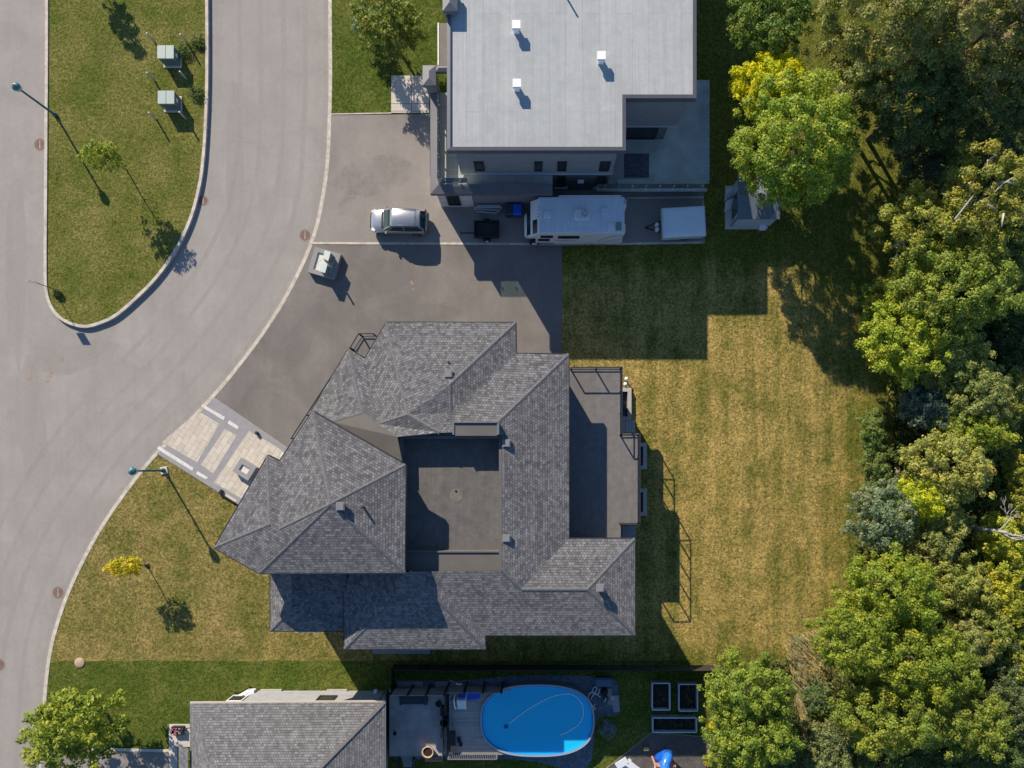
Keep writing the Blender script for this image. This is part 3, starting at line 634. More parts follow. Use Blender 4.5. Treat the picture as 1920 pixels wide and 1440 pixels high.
# window wells, steps along the east side
M_WELL = pmat('well_concrete', (0.40, 0.37, 0.335), 0.85, 0.12, 2)
def well(x0, y0, x1, y1, ztop, wpx=7):
    b_ = MB(); p, q = at(x0, y0, ztop), at(x1, y1, ztop); t_ = 0.28
    b_.box(q[0] - t_, q[1], 0, q[0], p[1], ztop); b_.box(p[0] - 0.3, p[1] - t_, 0, q[0] - t_ - 0.001, p[1], ztop - 0.003); b_.box(p[0] - 0.3, q[1], 0, q[0] - t_ - 0.001, q[1] + t_, ztop - 0.003)
    o = b_.build('window_well', M_WELL, house); MB().box(p[0] - 0.3, q[1] + t_, 0.0, q[0] - t_, p[1] - t_, 0.06).build('well_floor', M_DARK, o)
well(1166, 727, 1184, 788, 0.5); well(1198, 830, 1213, 880, 0.5); well(1198, 916, 1213, 967, 0.5)
st = MB()
for k in range(4):
    p, q = at(1167 + k * 6, 788.5, 0.7 - k * 0.16), at(1167 + k * 6 + 5.4, 811, 0.7 - k * 0.16); st.box(p[0], q[1], 0, q[0], p[1], 0.75 - k * 0.16)
st.build('step', M_WELL, house)
for px, py in ((1173, 712), (1171, 722)):
    x, y, _ = at(px, py); v = MB(); v.tube([(x, y, 0), (x, y, 0.5)], 0.05, 10); v.lathe((x, y, 0.5), [(0.13, 0), (0.15, 0.06), (0.10, 0.12), (0.01, 0.14)], 14)
    tag(v.build('vent_pipe', M_WHITE), 'short white vent pipe in the grass, ' + ('northern' if py < 715 else 'southern, nearer the window well') + ' of two', 'vent pipe', 'white vent pipes by the terrace')
# blue cover under the south eave
q0, q1 = at(699, 1205, 0.3), at(806, 1226, 0.3); MB().box(q0[0], q1[1], 0, q1[0], q0[1], 0.3).build('basement_ledge', pmat('blue_grey_slab', (0.24, 0.26, 0.28)), house)
# windows on walls: simple recessed frames for side views
def window(parent, x, y, z, w_, h_, face, frame=M_FASC, glass=M_DARK, depth=0.06, name='window'):
    """face: unit (nx,ny) outwards; x,y on the wall plane; z bottom"""
    tx_, ty_ = -face[1], face[0]; f = MB(); t_ = 0.07
    def bar(u0, u1, v0, v1, d):
        a = (x + tx_ * u0 + face[0] * 0.0, y + ty_ * u0); c = (x + tx_ * u1, y + ty_ * u1)
        vs = [(a[0] + face[0] * d0, a[1] + face[1] * d0, vz) for vz in (v0, v1) for d0 in (-0.02, d)] + [(c[0] + face[0] * d0, c[1] + face[1] * d0, vz) for vz in (v0, v1) for d0 in (-0.02, d)]
        return vs, [(0, 1, 3, 2), (4, 6, 7, 5), (0, 4, 5, 1), (2, 3, 7, 6), (1, 5, 7, 3), (0, 2, 6, 4)]
    hw = w_ / 2
    for a in ((-hw, hw, z, z + t_, depth), (-hw, hw, z + h_ - t_, z + h_, depth), (-hw, -hw + t_, z + t_, z + h_ - t_, depth), (hw - t_, hw, z + t_, z + h_ - t_, depth)): f.mesh(*bar(*a))
    o = f.build(name, frame, parent); g_ = MB(); g_.mesh(*bar(-hw + t_, hw - t_, z + t_, z + h_ - t_, 0.015)); g_.build('pane', glass, o); return o
M_PANE = pmat('window_glass', (0.03, 0.035, 0.04), 0.05, 0.1, spec=0.9)
yw = b3[7][1] + 0.5; xe = b3[7][0] - 0.5
for xx in (at(950, 0, ZB)[0], at(1040, 0, ZB)[0], at(1120, 0, ZB)[0]):
    window(house, xx, yw, 4.3, 1.5, 1.5, (0, -1), glass=M_PANE); window(house, xx, yw, 1.0, 1.5, 1.5, (0, -1), glass=M_PANE)
for yy in (at(0, 1060, ZB)[1], at(0, 1140, ZB)[1]): window(house, xe, yy, 4.3, 1.5, 1.5, (1, 0), glass=M_PANE)
yn = b3[2][1] - 0.5
for xx in (at(790, 0, ZB)[0], at(900, 0, ZB)[0]): window(house, xx, yn, 4.2, 1.6, 1.3, (0, 1), glass=M_PANE)

# --- paved entrance court
ent = MB(); dk = MB()
M_PAVE = brick_mat('cream_pavers', (0.49, 0.44, 0.36), (0.59, 0.535, 0.45), (0.30, 0.26, 0.2), 0.75, 0.42, 0.012, uvm=True, bump=0.3)
M_BAND = pmat('grey_paver_band', (0.29, 0.28, 0.285), 0.85, 0.08, 3)
M_PEB = brick_mat('white_pebbles', (0.70, 0.68, 0.63), (0.92, 0.90, 0.86), (0.45, 0.43, 0.4), 0.08, 0.07, 0.008, uvm=False)
def rot_frame(o, ang):
    ux, uy = math.cos(ang), math.sin(ang); return lambda u, v: (o[0] + ux * u - uy * v, o[1] + uy * u + ux * v)
# local frame: u along the band from the kerb towards the house (down-right), v towards the drive (up-right)
ex0 = at(296, 845); e_u = Vector((at(528, 1010)[0] - ex0[0], 0, 0))
uu = (Vector(at(447, 942)[:2]) - Vector(at(293, 846)[:2])).normalized(); vv = Vector((-uu.y, uu.x))
if vv.y < 0: vv = -vv
EO = Vector(at(293, 846)[:2])
def EP(u, v): r = EO + uu * u + vv * v; return (r.x, r.y)
def eslab(name, u0, u1, v0, v1, z, mat, uv=False, z0=0.0):
    b_ = MB(); b_.prism([EP(u0, v0), EP(u1, v0), EP(u1, v1), EP(u0, v1)], z0, z)
    return b_, mat
path = [(p[0] + 3, p[1] + 1) for p in KERB if 747 < p[1] < 852]
entp = path + [(293, 850), (447, 946), (560, 1010), (640, 930), (538, 838), (402, 745)]
eo = sheet('entrance_paving', entp, 0.105, M_BAND)
pv = MB()
def pslab(b_, u0, u1, v0, v1, z0, z1): b_.prism([EP(u0, v0), EP(u1, v0), EP(u1, v1), EP(u0, v1)], z0, z1)
def epx(px, py):
    d = Vector(at(px, py)[:2]) - EO; return d.dot(uu), d.dot(vv)
# cream fields (pixel quads read off the photo)
for quad in (((305, 829), (373, 771), (413, 795), (371, 867)), ((378, 871), (423, 804), (445, 817), (401, 888)), ((402, 905), (468, 808), (520, 838), (535, 850), (500, 895), (458, 937))):
    pts = [at(x, y, 0)[:2] for x, y in quad]; pv.face([(p[0], p[1], 0.112) for p in (pts if area(pts) > 0 else pts[::-1])])
po = pv.build('paver_field', M_PAVE); tag(po, kind='structure')
me = po.data; ul = me.uv_layers.new(name='UVMap')
for l_ in me.loops:
    p = me.vertices[l_.vertex_index].co; d = Vector((p.x, p.y)) - EO; ul.data[l_.index].uv = (d.dot(vv), d.dot(uu))
pb = MB()
for quad in (((381, 758), (423, 782), (420, 788), (379, 763)), ((431, 788), (449, 800), (446, 805), (428, 794)), ((299, 836), (364, 877), (362, 883), (296, 842)), ((371, 883), (391, 895), (388, 899), (369, 889)), ((530, 848), (534, 850), (529, 858), (526, 856))):
    pts = [at(x, y, 0)[:2] for x, y in quad]; pb.face([(p[0], p[1], 0.113) for p in (pts if area(pts) > 0 else pts[::-1])])
tag(pb.build('pebble_strip', M_PEB), kind='structure')
def planter_box(name, px, py, lx, ly, h, wall_t, ang, label, fill, mat, cat='planter'):
    x, y, _ = at(px, py, h); t = thing(name, (x, y, 0.1), label, cat); b_ = MB(); F_ = rot_frame((x, y), ang)
    o_ = [(-lx / 2, -ly / 2), (lx / 2, -ly / 2), (lx / 2, ly / 2), (-lx / 2, ly / 2)]; i_ = [(a * (1 - 2 * wall_t / lx), c * (1 - 2 * wall_t / ly)) for a, c in o_]
    Ob = [F_(*p) for p in o_]; Ib = [F_(*p) for p in i_]
    b_.loft([[(*p, 0.10) for p in Ob], [(*p, h) for p in Ob], [(*p, h) for p in Ib], [(*p, h - 0.18) for p in Ib]], cap=False)
    b_.build('wall', mat, t); f = MB(); f.face([(*p, h - 0.1) for p in Ib]); f.build('fill', fill, t); return t, F_
ANG = math.atan2(uu.y, uu.x)
planter_box('planter', 458, 880, 1.35, 1.15, 0.62, 0.33, ANG, 'square grey concrete planter of white pebbles on the cream paving', M_PEB, pmat('planter_concrete', (0.28, 0.275, 0.28), 0.85, 0.08))
pv2 = MB(); q = at(424, 930); F_ = rot_frame((q[0], q[1]), ANG); pv2.prism([F_(*p) for p in ((-0.55, -0.14), (0.75, -0.14), (0.75, 0.12), (-0.55, 0.12))], 0.1, 0.115)
q = at(481, 812, 0.3); lt = thing('bollard_light', (q[0], q[1], 0.1), 'small black cube light on the grey paving border', 'light'); 
l1 = MB(); l1.cbox((q[0], q[1], 0.105), (0.2, 0.2, 0.22), ANG, 0.02); l1.build('case', M_BLACK, lt); MB().cbox((q[0], q[1], 0.325), (0.22, 0.22, 0.03), ANG, 0.01).build('lid', M_DKMET, lt)
# low black bench at the lawn side
q = at(426, 931, 0.3); t = thing('garden_edging', (q[0], q[1], 0.1), 'low black metal slot at the lawn side of the paving', 'edging'); F_ = rot_frame((q[0], q[1]), ANG)
e_ = MB(); e_.prism([F_(*p) for p in ((-0.72, -0.16), (0.72, -0.16), (0.72, -0.10), (-0.72, -0.10))], 0.1, 0.28); e_.prism([F_(*p) for p in ((-0.72, -0.16), (-0.5, -0.16), (-0.5, 0.18), (-0.72, 0.18))], 0.1, 0.281); e_.build('rim', M_BLACK, t)
MB().prism([F_(*p) for p in ((-0.5, -0.09), (0.7, -0.09), (0.7, 0.1), (-0.5, 0.1))], 0.1, 0.12).build('strip', M_CONC, t)

# --- utility planter on the drive
ua = math.atan2(-(529 - 511) , 1) # unused
x, y, _ = at(607, 493, 0.55); ang = R(-16)
tp, F_ = planter_box('utility_planter', 608, 493, 2.0, 1.95, 0.55, 0.33, ang, 'grey stone planter of white pebbles standing alone on the drive', M_PEB, pmat('utility_planter_stone', (0.27, 0.26, 0.255), 0.85, 0.1, 3))
for k, (u, v, zt) in enumerate(((0.30, 0.42, 1.35), (0.30, -0.50, 1.30))):
    c = F_(u, v); t = thing('utility_cabinet', (c[0], c[1], 0.45), ('northern' if k == 0 else 'southern') + ' pale green utility cabinet standing in the pebbles of the drive planter', 'utility cabinet', 'utility cabinets in the drive planter')
    MB().cbox((c[0], c[1], 0.45), (0.42, 0.62, zt - 0.5), ang, 0.02).build('body', pmat('sage_metal', (0.22, 0.27, 0.25), 0.5, 0.06), t)
    MB().cbox((c[0], c[1], zt - 0.045), (0.46, 0.68, 0.05), ang, 0.015).build('lid', pmat('pale_green_metal', (0.55, 0.62, 0.58), 0.45, 0.05), t)
c = F_(0.42, -0.02); t = MB(); t.box(c[0] - 0.05, c[1] - 0.05, 0.45, c[0] + 0.05, c[1] + 0.05, 1.9); t.box(c[0] - 0.06, c[1] - 0.06, 1.9, c[0] + 0.06, c[1] + 0.06, 1.95)
tag(t.build('wooden_post', pmat('pale_wood', (0.55, 0.42, 0.28), 0.8, 0.2, 5)), 'pale wooden post between the two cabinets of the drive planter', 'post')

# ------------------------------------------------------------------ north house
ZN = 8.1
nh = thing('house', at(1000, 150, 0), 'flat roofed house with a pale grey roof and glass railed terraces', 'house')
def WX(px, z): return (px - VX) * (H - z) / F
def WY(py, z): return (VY - py) * (H - z) / F
nx0, nx1, nx2 = WX(838, ZN), WX(1173.5, ZN), WX(1306, ZN); ny0, ny1 = WY(282, ZN), WY(184, ZN); nyT = WY(-620, ZN)
rp = [(nx0, ny0), (nx1, ny0), (nx1, ny1), (nx2, ny1), (nx2, nyT), (nx0, nyT)]
M_ROOFN = brick_mat('pale_grey_roof_membrane', (0.355, 0.372, 0.372), (0.39, 0.405, 0.405), (0.30, 0.31, 0.325), 9.0, 1.06, 0.012, bump=0.5, uvm=False, axis_swap=True, offset=0.3, var=0.08, streak=0.10)
MB().prism(inset(rp, 0.2), ZN - 0.25, ZN - 0.12).build('roof', M_ROOFN, nh)
cp = MB(); i_ = inset(rp, 0.22)
ccw = rp if area(rp) > 0 else rp[::-1]
for k in range(len(ccw)):
    a, c = ccw[k], ccw[(k + 1) % len(ccw)]; a2, c2 = i_[k], i_[(k + 1) % len(ccw)]
    cp.loft([[(*a, ZN - 0.5), (*a, ZN), (*a2, ZN + 0.03), (*a2, ZN - 0.3)], [(*c, ZN - 0.5), (*c, ZN), (*c2, ZN + 0.03), (*c2, ZN - 0.3)]])
cp.build('parapet', pmat('charcoal_coping', (0.11, 0.11, 0.13), 0.45, 0.08, metal=0.2), nh)
wl = MB(); wi = inset(rp, 0.40); wl.prism(wi, 3.5, ZN - 0.3); wl.build('upper_wall', M_SIDING, nh, uv=True)
wx0, wx1, wx2, wy0, wy1 = nx0 + .4, nx1 - .4, nx2 - .4, ny0 + .4, ny1 + .4
lw = MB(); lw.prism([(wx0 + .12, wy0 + .12), (wx1 - .12, wy0 + .12), (wx1 - .12, wy1 + .12), (wx2 - .5, wy1 + .12), (wx2 - .5, nyT - .6), (wx0 + .12, nyT - .6)], 0, 3.42); lw.build('lower_wall', M_BRICKN, nh, uv=True)
bd = MB()
for a, c in (((wx0, wy0), (wx1, wy0)), ((wx1, wy0), (wx1, wy1)), ((wx1, wy1), (wx2, wy1)), ((wx2, wy1), (wx2, nyT - 1))): bd.beam((*a, 3.5), (*c, 3.5), 0.16, 0.14)
bd.build('band', pmat('pale_blue_trim', (0.40, 0.43, 0.48), 0.5, 0.05), nh)
def wpx(px): return px
for px0, px1 in ((890, 908), (1002, 1017), (1045, 1062), (1124, 1143)):
    z = 4.6; xx = (WX(px0, z) + WX(px1, z)) / 2; window(nh, xx, wy0, 3.95, WX(px1, z) - WX(px0, z), 1.55, (0, -1), glass=M_PANE)
for px0, px1 in ((1045, 1060), (1119, 1135)):
    z = 1.8; xx = (WX(px0, z) + WX(px1, z)) / 2; o = window(nh, xx, wy0 + .12, 0.8, WX(px1, z) - WX(px0, z), 1.9, (0, -1), glass=M_DARK)
    sl = MB(); sl.box(xx - 0.5, wy0 - 0.06, 0.70, xx + 0.5, wy0 + 0.12, 0.79); sl.build('sill', pmat('pale_blue_trim', (0.4, 0.43, 0.48)), o)
xx = WX(1089, 2); wm = MB(); wm.box(xx - 0.22, wy0 - 0.1, 1.9, xx + 0.22, wy0 + 0.12, 2.05); wm.build('wall_lamp', M_WHITE, nh)
# patio door of the recess
xx = (WX(1174, 2) + WX(1232, 2)) / 2; o = window(nh, xx, wy1 + .12, 1.22, 2.2, 2.05, (0, -1), glass=M_DARK, name='patio_door'); 
MB().box(xx - 1.2, wy1 - 0.02, 3.36, xx + 1.35, wy1 + 0.10, 3.43).build('blind_rail', pmat('pale_blue_trim', (0.4, 0.43, 0.48)), nh)
cr2 = MB(); cr2.box(wx1 - 0.13, wy0 + 0.3, 1.2, wx1 - 0.08, wy0 + 1.5, 3.3); cr2.build('side_door', M_DARK, nh)
# garage block with roof terrace
ZG = 3.7; gx0, gx1 = WX(806, ZG), WX(1036, ZG); gy0, gy1 = WY(362, ZG), WY(168, ZG)
gw = MB(); gw.box(gx0 + 0.35, gy0 + 0.35, 0, gx1 - 0.05, wy0 + 0.1, ZG - 0.45); gw.box(gx0 + 0.35, wy0 + 0.1, 0, wx0 + 0.1, gy1 - 0.3, ZG - 0.45); gw.build('garage_wall', M_SIDING, nh, uv=True)
wb_ = MB(); wb_.box(gx0 + 0.33, gy0 + 0.325, 0, WX(886, 1.5), gy0 + 0.349, ZG - 0.45); wb_.box(gx0 + 0.325, gy0 + 0.349, 0, gx0 + 0.349, gy1 - 0.3, ZG - 0.45); wb_.build('white_cladding', M_WBRICK, nh, uv=True)
o = window(nh, (WX(838, 1.8) + WX(861, 1.8)) / 2, gy0 + 0.325, 0.5, 0.95, 1.9, (0, -1), glass=M_DARK, name='garage_door')
MB().box(WX(866, 2.4), gy0 + 0.30, 2.35, WX(870, 2.4), gy0 + 0.325, 2.6).build('wall_lamp', M_DARK, nh)
gp = MB()     # wide sloped parapet, outer fascia
pw = 0.62
out_ = [(gx0, gy1), (gx0, gy0), (gx1, gy0)]; inn = [(gx0 + pw, gy1), (gx0 + pw, gy0 + pw), (gx1, gy0 + pw)]
for k in range(2):
    a, c, a2, c2 = out_[k], out_[k + 1], inn[k], inn[k + 1]
    gp.loft([[(*a, ZG - 0.5), (*a, ZG - 0.18), (*a2, ZG), (*a2, ZG - 0.5)], [(*c, ZG - 0.5), (*c, ZG - 0.18), (*c2, ZG), (*c2, ZG - 0.5)]])
gp.build('garage_parapet', pmat('charcoal_flashing', (0.125, 0.12, 0.13), 0.6, 0.1, 1.5), nh)
M_TILE = brick_mat('pale_terrace_tiles', (0.33, 0.34, 0.31), (0.37, 0.38, 0.35), (0.22, 0.23, 0.21), 1.2, 1.2, 0.012, bump=0.2, uvm=False, offset=0.0, var=0.1)
MB().box(gx0 + pw, gy0 + pw, ZG - 0.5, gx1 - 0.001, wy0 - 0.002, ZG - 0.42).build('terrace_floor', M_TILE, nh)
MB().box(gx0 + pw, wy0, ZG - 0.5, wx0 - 0.002, gy1, ZG - 0.423).build('terrace_floor', M_TILE, nh)
def glass_rail(path, z, parent, h=1.05, step=1.25):
    cl = []; gl = MB()
    for i in range(len(path) - 1):
        p, q = Vector(path[i]), Vector(path[i + 1]); L = (q - p).length; n = max(1, round(L / step))
        gl.beam((p.x, p.y, z + h / 2 + 0.05), (q.x, q.y, z + h / 2 + 0.05), 0.016, h - 0.1)
        for k in range(n):
            c = p.lerp(q, (k + 0.5) / n)
            for dz in (0.0, h * 0.55): cl.append((c.x, c.y, z + dz))
    o_ = gl.build('glass_railing', M_GLASS, parent)
    for x, y, z_ in cl: MB().cbox((x, y, z_), (0.10, 0.10, 0.16), 0, 0.02).build('clamp', pmat('brushed_steel', (0.7, 0.7, 0.7), 0.3, 0.05, metal=0.8), o_)
    return o_
glass_rail([(gx0 + pw + .03, gy1 - 0.5), (gx0 + pw + .03, gy0 + pw + .03), (WX(878, ZG), gy0 + pw + .03)], ZG - 0.02, nh)
# turret roofs on the west side
tu = MB(); ZT = 4.9
tA, tB = at(792.5, 122.5, ZT), at(838, 160, ZT)
def hip(b_, x0, y0, x1, y1, z, rise, zb):
    b_.prism([(x0, y0), (x1, y0), (x1, y1), (x0, y1)], zb, z); w_ = min(x1 - x0, y1 - y0) / 2; cx = (x0 + x1) / 2
    if x1 - x0 >= y1 - y0: r1, r2 = (x0 + w_, (y0 + y1) / 2, z + rise), (x1 - w_, (y0 + y1) / 2, z + rise)
    else: r1, r2 = (cx, y0 + w_, z + rise), (cx, y1 - w_, z + rise)
    A_, B_, C_, D_ = (x0, y0, z), (x1, y0, z), (x1, y1, z), (x0, y1, z)
    if x1 - x0 >= y1 - y0: b_.face((A_, B_, r2, r1)); b_.face((B_, C_, r2)); b_.face((C_, D_, r1, r2)); b_.face((D_, A_, r1))
    else: b_.face((A_, B_, r1)); b_.face((B_, C_, r2, r1)); b_.face((C_, D_, r2)); b_.face((D_, A_, r1, r2))
M_SEAM = pmat('standing_seam_grey', (0.15, 0.155, 0.17), 0.5, 0.08, metal=0.2)
hip(tu, tA[0], tB[1], tA[0] + 0.9, tA[1], ZT, 0.14, ZT - 0.3); tu.build('turret_roof', M_SEAM, nh); tu = MB(); hip(tu, tA[0] + 0.9, tA[1] - 0.42, wx0, tA[1] - 0.002, ZT - 0.02, 0.1, ZT - 0.32)
tu.build('link_roof', M_SEAM, nh); tu = MB(); p_, q_ = at(829.5, -25, 8.7), at(857, 19, 8.7); hip(tu, p_[0], q_[1], q_[0], p_[1], 8.6, 0.2, 8.35)
tu.build('turret_roof', M_SEAM, nh)
tw_ = MB(); tw_.box(tA[0] + 0.15, tB[1] + 0.15, 0, tA[0] + 0.8, tA[1] - 0.15, ZT - 0.3); tw_.box(p_[0] + 0.1, q_[1] + 0.1, 0, q_[0] - 0.1, p_[1], 8.35); tw_.build('turret_wall', M_SIDING, nh, uv=True)
q0 = at(823, 43, 0.3); q1 = at(840, 122, 0.3); MB().box(q0[0], q1[1], 0, q1[0], q0[1], 0.28).build('side_strip', M_DRIVE_C, nh)
MB().box(q0[0] - 0.1, q1[1], 0, q0[0], q0[1], 0.32).build('side_strip_edge', M_WHITE, nh)
# east terrace, raised 1.2 m
ZE = 1.2; ex1, ey0 = WX(1326, ZE), WY(357, ZE); ex0_ = wx1 - 0.9; ey1 = WY(150, ZE)
M_CONT = pmat('blue_grey_terrace', (0.42, 0.44, 0.42), 0.8, 0.2, 0.8, 0.2)
te = MB(); te.prism([(ex0_, ey0), (ex1, ey0), (ex1, ey1), (wx2 - .5, ey1), (wx2 - .5, wy1 + .11), (wx1 - .125, wy1 + .11), (wx1 - .125, wy0 + .11), (ex0_, wy0 + .11)], ZE - 0.25, ZE); te.build('east_terrace', M_CONT, nh)
tb = MB(); tb.box(ex0_ + .3, ey0 + .35, 0, ex1 - .3, wy0, ZE - .251); tb.box(wx2 - .4, wy0, 0, ex1 - .3, ey1 - .3, ZE - .251); tb.build('terrace_base', M_WALLC, nh, uv=True)
glass_rail([(ex0_ + 0.1, ey0 + .08), (ex1 - .08, ey0 + .08), (ex1 - .08, ey1 - .3)], ZE, nh, step=1.0)
q0, q1 = at(1170, 288, ZE), at(1217, 333, ZE); MB().box(q0[0], q1[1], ZE, q1[0], q0[1], ZE + .02).build('door_mat', pmat('mottled_mat', (0.10, 0.10, 0.13), 0.8, 0.6, 5), nh)
q0, q1 = at(1158, 336, ZE + .5), at(1216, 345, ZE + .5); MB().box(q0[0], q1[1], ZE, q1[0], q0[1], ZE + .5).build('bench_box', M_CONT, nh)
# white roof vents on the flat roof: each its own unit bolted to the roof
for px, py in ((968, 47), (1128, 105), (969, 157)):
    x, y, _ = at(px, py - 1, ZN + 0.6); v = MB(); v.box(x - 0.17, y - 0.17, ZN - 0.12, x + 0.17, y + 0.17, ZN + 0.35); v.box(x - 0.26, y - 0.22, ZN + 0.35, x + 0.26, y + 0.30, ZN + 0.58); o = v.build('roof_vent', M_WHITEM, nh)
    f = MB(); f.box(x - 0.2, y - 0.27, ZN + 0.40, x + 0.2, y - 0.221, ZN + 0.54); f.build('hood', M_WHITEM, o)
x, y, _ = at(1055, -30, ZN + .5); MB().tube([(x, y, ZN - .1), (x, y, ZN + 1.0)], 0.06).build('vent_pipe', M_DKMET, nh)

# ------------------------------------------------------------------ south neighbour
ZS = 3.8
sh = thing('house', at(540, 1400, 0), 'house with light grey shingle roof and white corner at the bottom edge', 'house')
s0, s1, s2, s3 = at(356, 1319, ZS), at(721, 1316.5, ZS), at(721, 1640, ZS), at(335, 1640, ZS)
s4, s5 = at(356, 1399, ZS), at(335, 1399, ZS)
rise = 4.2; rA = at(478, 1565, ZS + 4.4); rA = (s1[0] - 7.2, s1[1] - 7.0, ZS + 2.9); rB = (s0[0] + 4.6, rA[1], ZS + 2.9)
r_ = MB(); r_.face((s0, (s0[0], s0[1] - 12, ZS), (rB[0], rB[1], rB[2]))); r_.face((s1, s0, rB, rA)); r_.face((s2, s1, rA)); r_.face((s2, rA, rB, (s0[0], s0[1] - 12, ZS), s3))
r_.face(((s5[0], s5[1], ZS + 0.001), (s5[0], s5[1] - 12, ZS), (s4[0] + 0.02, s4[1] - 12, ZS + 0.3), (s4[0] + 0.02, s4[1], ZS + 0.3)))
r_.build('roof', M_SHING_S, sh, uv=True)
MB().beam(s1, rA, 0.22, 0.06).build('ridge_cap', pmat('light_ridge_cap', (0.17, 0.165, 0.165), 0.95, 0.2, 6, 0.4), sh); MB().beam(rA, rB, 0.22, 0.06).build('ridge_cap', M_CAP, sh)
g = MB(); g.beam((s0[0], s0[1] + .04, ZS - .07), (s1[0], s1[1] + .04, ZS - .07), 0.12, 0.14); g.build('gutter', pmat('beige_gutter', (0.50, 0.44, 0.37), 0.5, 0.06), sh)
g = MB(); g.beam((s1[0] + .04, s1[1] + .1, ZS - .07), (s1[0] + .04, s2[1], ZS - .07), 0.10, 0.14); g.build('gutter', M_SIDING, sh)
yN = s0[1] - 0.28
g = MB(); g.box(s0[0] + .3, yN - 6, ZS - 0.28, s1[0] - .25, s0[1] - 0.03, ZS - 0.2); g.build('soffit', pmat('beige_gutter', (0.5, 0.44, 0.37)), sh)
wW = WX(456, 0.3); wE = s1[0] - 0.55
M_GSTONE = brick_mat('grey_stone_cladding', (0.31, 0.315, 0.33), (0.35, 0.355, 0.37), (0.24, 0.24, 0.25), 0.8, 0.2, 0.006, bump=0.3)
wl = MB(); wl.box(wW + 0.0, yN - 14, 0, wE, yN, ZS - 0.29); wl.build('wall', M_GSTONE, sh, uv=True)
wc = MB(); wc.box(wW - 0.02, yN - 0.5, 0, WX(478, 0) + 0.02, yN + 0.02, ZS - 0.30); wc.build('corner_cladding', M_WHITE, sh)
# small windows and ledges on the north wall
window(sh, (WX(437, 2) + WX(452, 2)) / 2 , yN + .02, 1.3, 1.1, 1.3, (0, 1), glass=M_PANE, frame=M_WHITE)
window(sh, WX(610, 2.2), yN, 1.3, 1.3, 1.2, (0, 1), glass=M_PANE, frame=M_DKMET)
lg = MB(); lg.box(WX(490, 0), yN, 0, WX(530, 0), yN + 0.12, 0.25); lg.build('window_well', M_WELL, sh)
lg = MB(); lg.box(WX(614, 0), yN, 0, WX(652, 0), yN + 0.12, 0.25); lg.build('window_well', M_WELL, sh)
for px in (703, ): 
    lg = MB(); q = at(px, 1284, 0.8); lg.box(q[0] - .12, yN, 0.5, q[0] + .12, yN + .25, 0.75); lg.build('wall_vent', M_WHITE, sh)
for k in range(3):
    lg = MB(); q = at(465 + k * 5, 1281, 0.5); lg.box(q[0] - .1, yN, 0.2, q[0] + .1, yN + .2, 0.5 + 0.1 * k); lg.build('meter_box', M_WHITEM, sh)
q = at(454, 1280, 1.0); MB().tube([(q[0] + .3, yN + .3, 0.0), (q[0] + .1, yN + .3, 1.6), (q[0] - .1, yN + 0.5, 2.2)], 0.05, 8).build('downspout', M_DKMET, sh)
MB().tube([(wE - .1, yN + .1, 0.0), (wE - .1, yN + .1, 3.3), (s1[0] - .1, s1[1] - .05, ZS - .15)], 0.05, 8).build('downspout', M_GRMET, sh)
for px, py in ((727, 1320), (727, 1404)):
    q = at(px, py, 2.0); lg = MB(); lg.box(wE, q[1] - .2, 1.9, wE + .25, q[1] + .15, 2.1); lg.build('wall_lamp', M_WHITE, sh)
window(sh, wE, WY(1368, 2), 0.95, 1.9, 2.1, (1, 0), glass=M_DARK, name='patio_door')
# front walk, drive and bracket
tag(slabs('footpath', [[(318.5, 1357), (346, 1357), (346, 1399), (318.5, 1399)], [(318.5, 1400), (334, 1400), (334, 1700), (318.5, 1700)], [(346, 1357), (400, 1357), (400, 1399), (346, 1399)]], 0.14, M_CONC), kind='structure')
sheet('driveway', [(KX(1405), 1405), (318, 1408), (318, 1700), (74, 1700)] + [p for p in reversed(KERB) if 1406 < p[1] < 1690], 0.085, M_DRIVE_N)
tag(ribbon('driveway_border', [(141, 1403), (318, 1407)], 5, 0.0, 0.12, M_CONC), kind='structure')
q = at(333, 1370, 0.4); t = thing('flower_planter', (q[0], q[1], 0.14), 'dark square planter of pink and white flowers on the pale footpath', 'planter')
b_ = MB(); b_.loft([[(q[0] + sx * s, q[1] + sy * s * .75, z) for sx, sy in ((-1, -1), (1, -1), (1, 1), (-1, 1))] for s, z in ((.40, .14), (.42, .5), (.36, .5), (.36, .42))], cap=False); b_.build('tub', M_DKMET, t)
MB().face([(q[0] + sx * .37, q[1] + sy * .27, .43) for sx, sy in ((-1, -1), (1, -1), (1, 1), (-1, 1))]).build('soil', pmat('dark_soil', (0.025, 0.018, 0.013), 0.95, 0.3, 10, 0.6), t)
fl = MB()
for k in range(60):
    a, c = q[0] + random.uniform(-.32, .32), q[1] + random.uniform(-.24, .24); z = .5 + random.uniform(-.02, .1); r0 = random.uniform(.02, .05); fl.cur = random.choice((0, 0, 1, 2))
    fl.face([(a + r0 * math.cos(i * 1.26 + k), c + r0 * math.sin(i * 1.26 + k), z + random.uniform(-.01, .01)) for i in range(5)])
fl.build('flowers', [pmat('pink_petals', (0.65, 0.10, 0.18), 0.6, 0.3, 9), pmat('white_petals', (0.8, 0.75, 0.75), 0.6, 0.1), pmat('flower_leaves', (0.05, 0.10, 0.03), 0.6, 0.3)], t)
q = at(348, 1366, 2.4); b_ = MB(); x0 = s0[0] + 0.1
for a, c in (((x0, q[1] + .3, 2.7), (q[0] - .5, q[1] - .1, 2.5)), ((x0, q[1] - .4, 2.7), (q[0] - .5, q[1] - .1, 2.5)), ((x0, q[1] + .3, 2.7), (x0 - .05, q[1] - .4, 2.7)), ((q[0] - .1, q[1] + .12, 2.6), (q[0] - .1, q[1] - .22, 2.6))): b_.tube([a, c], 0.035, 6)
b_.build('wall_bracket', M_DKMET, sh)

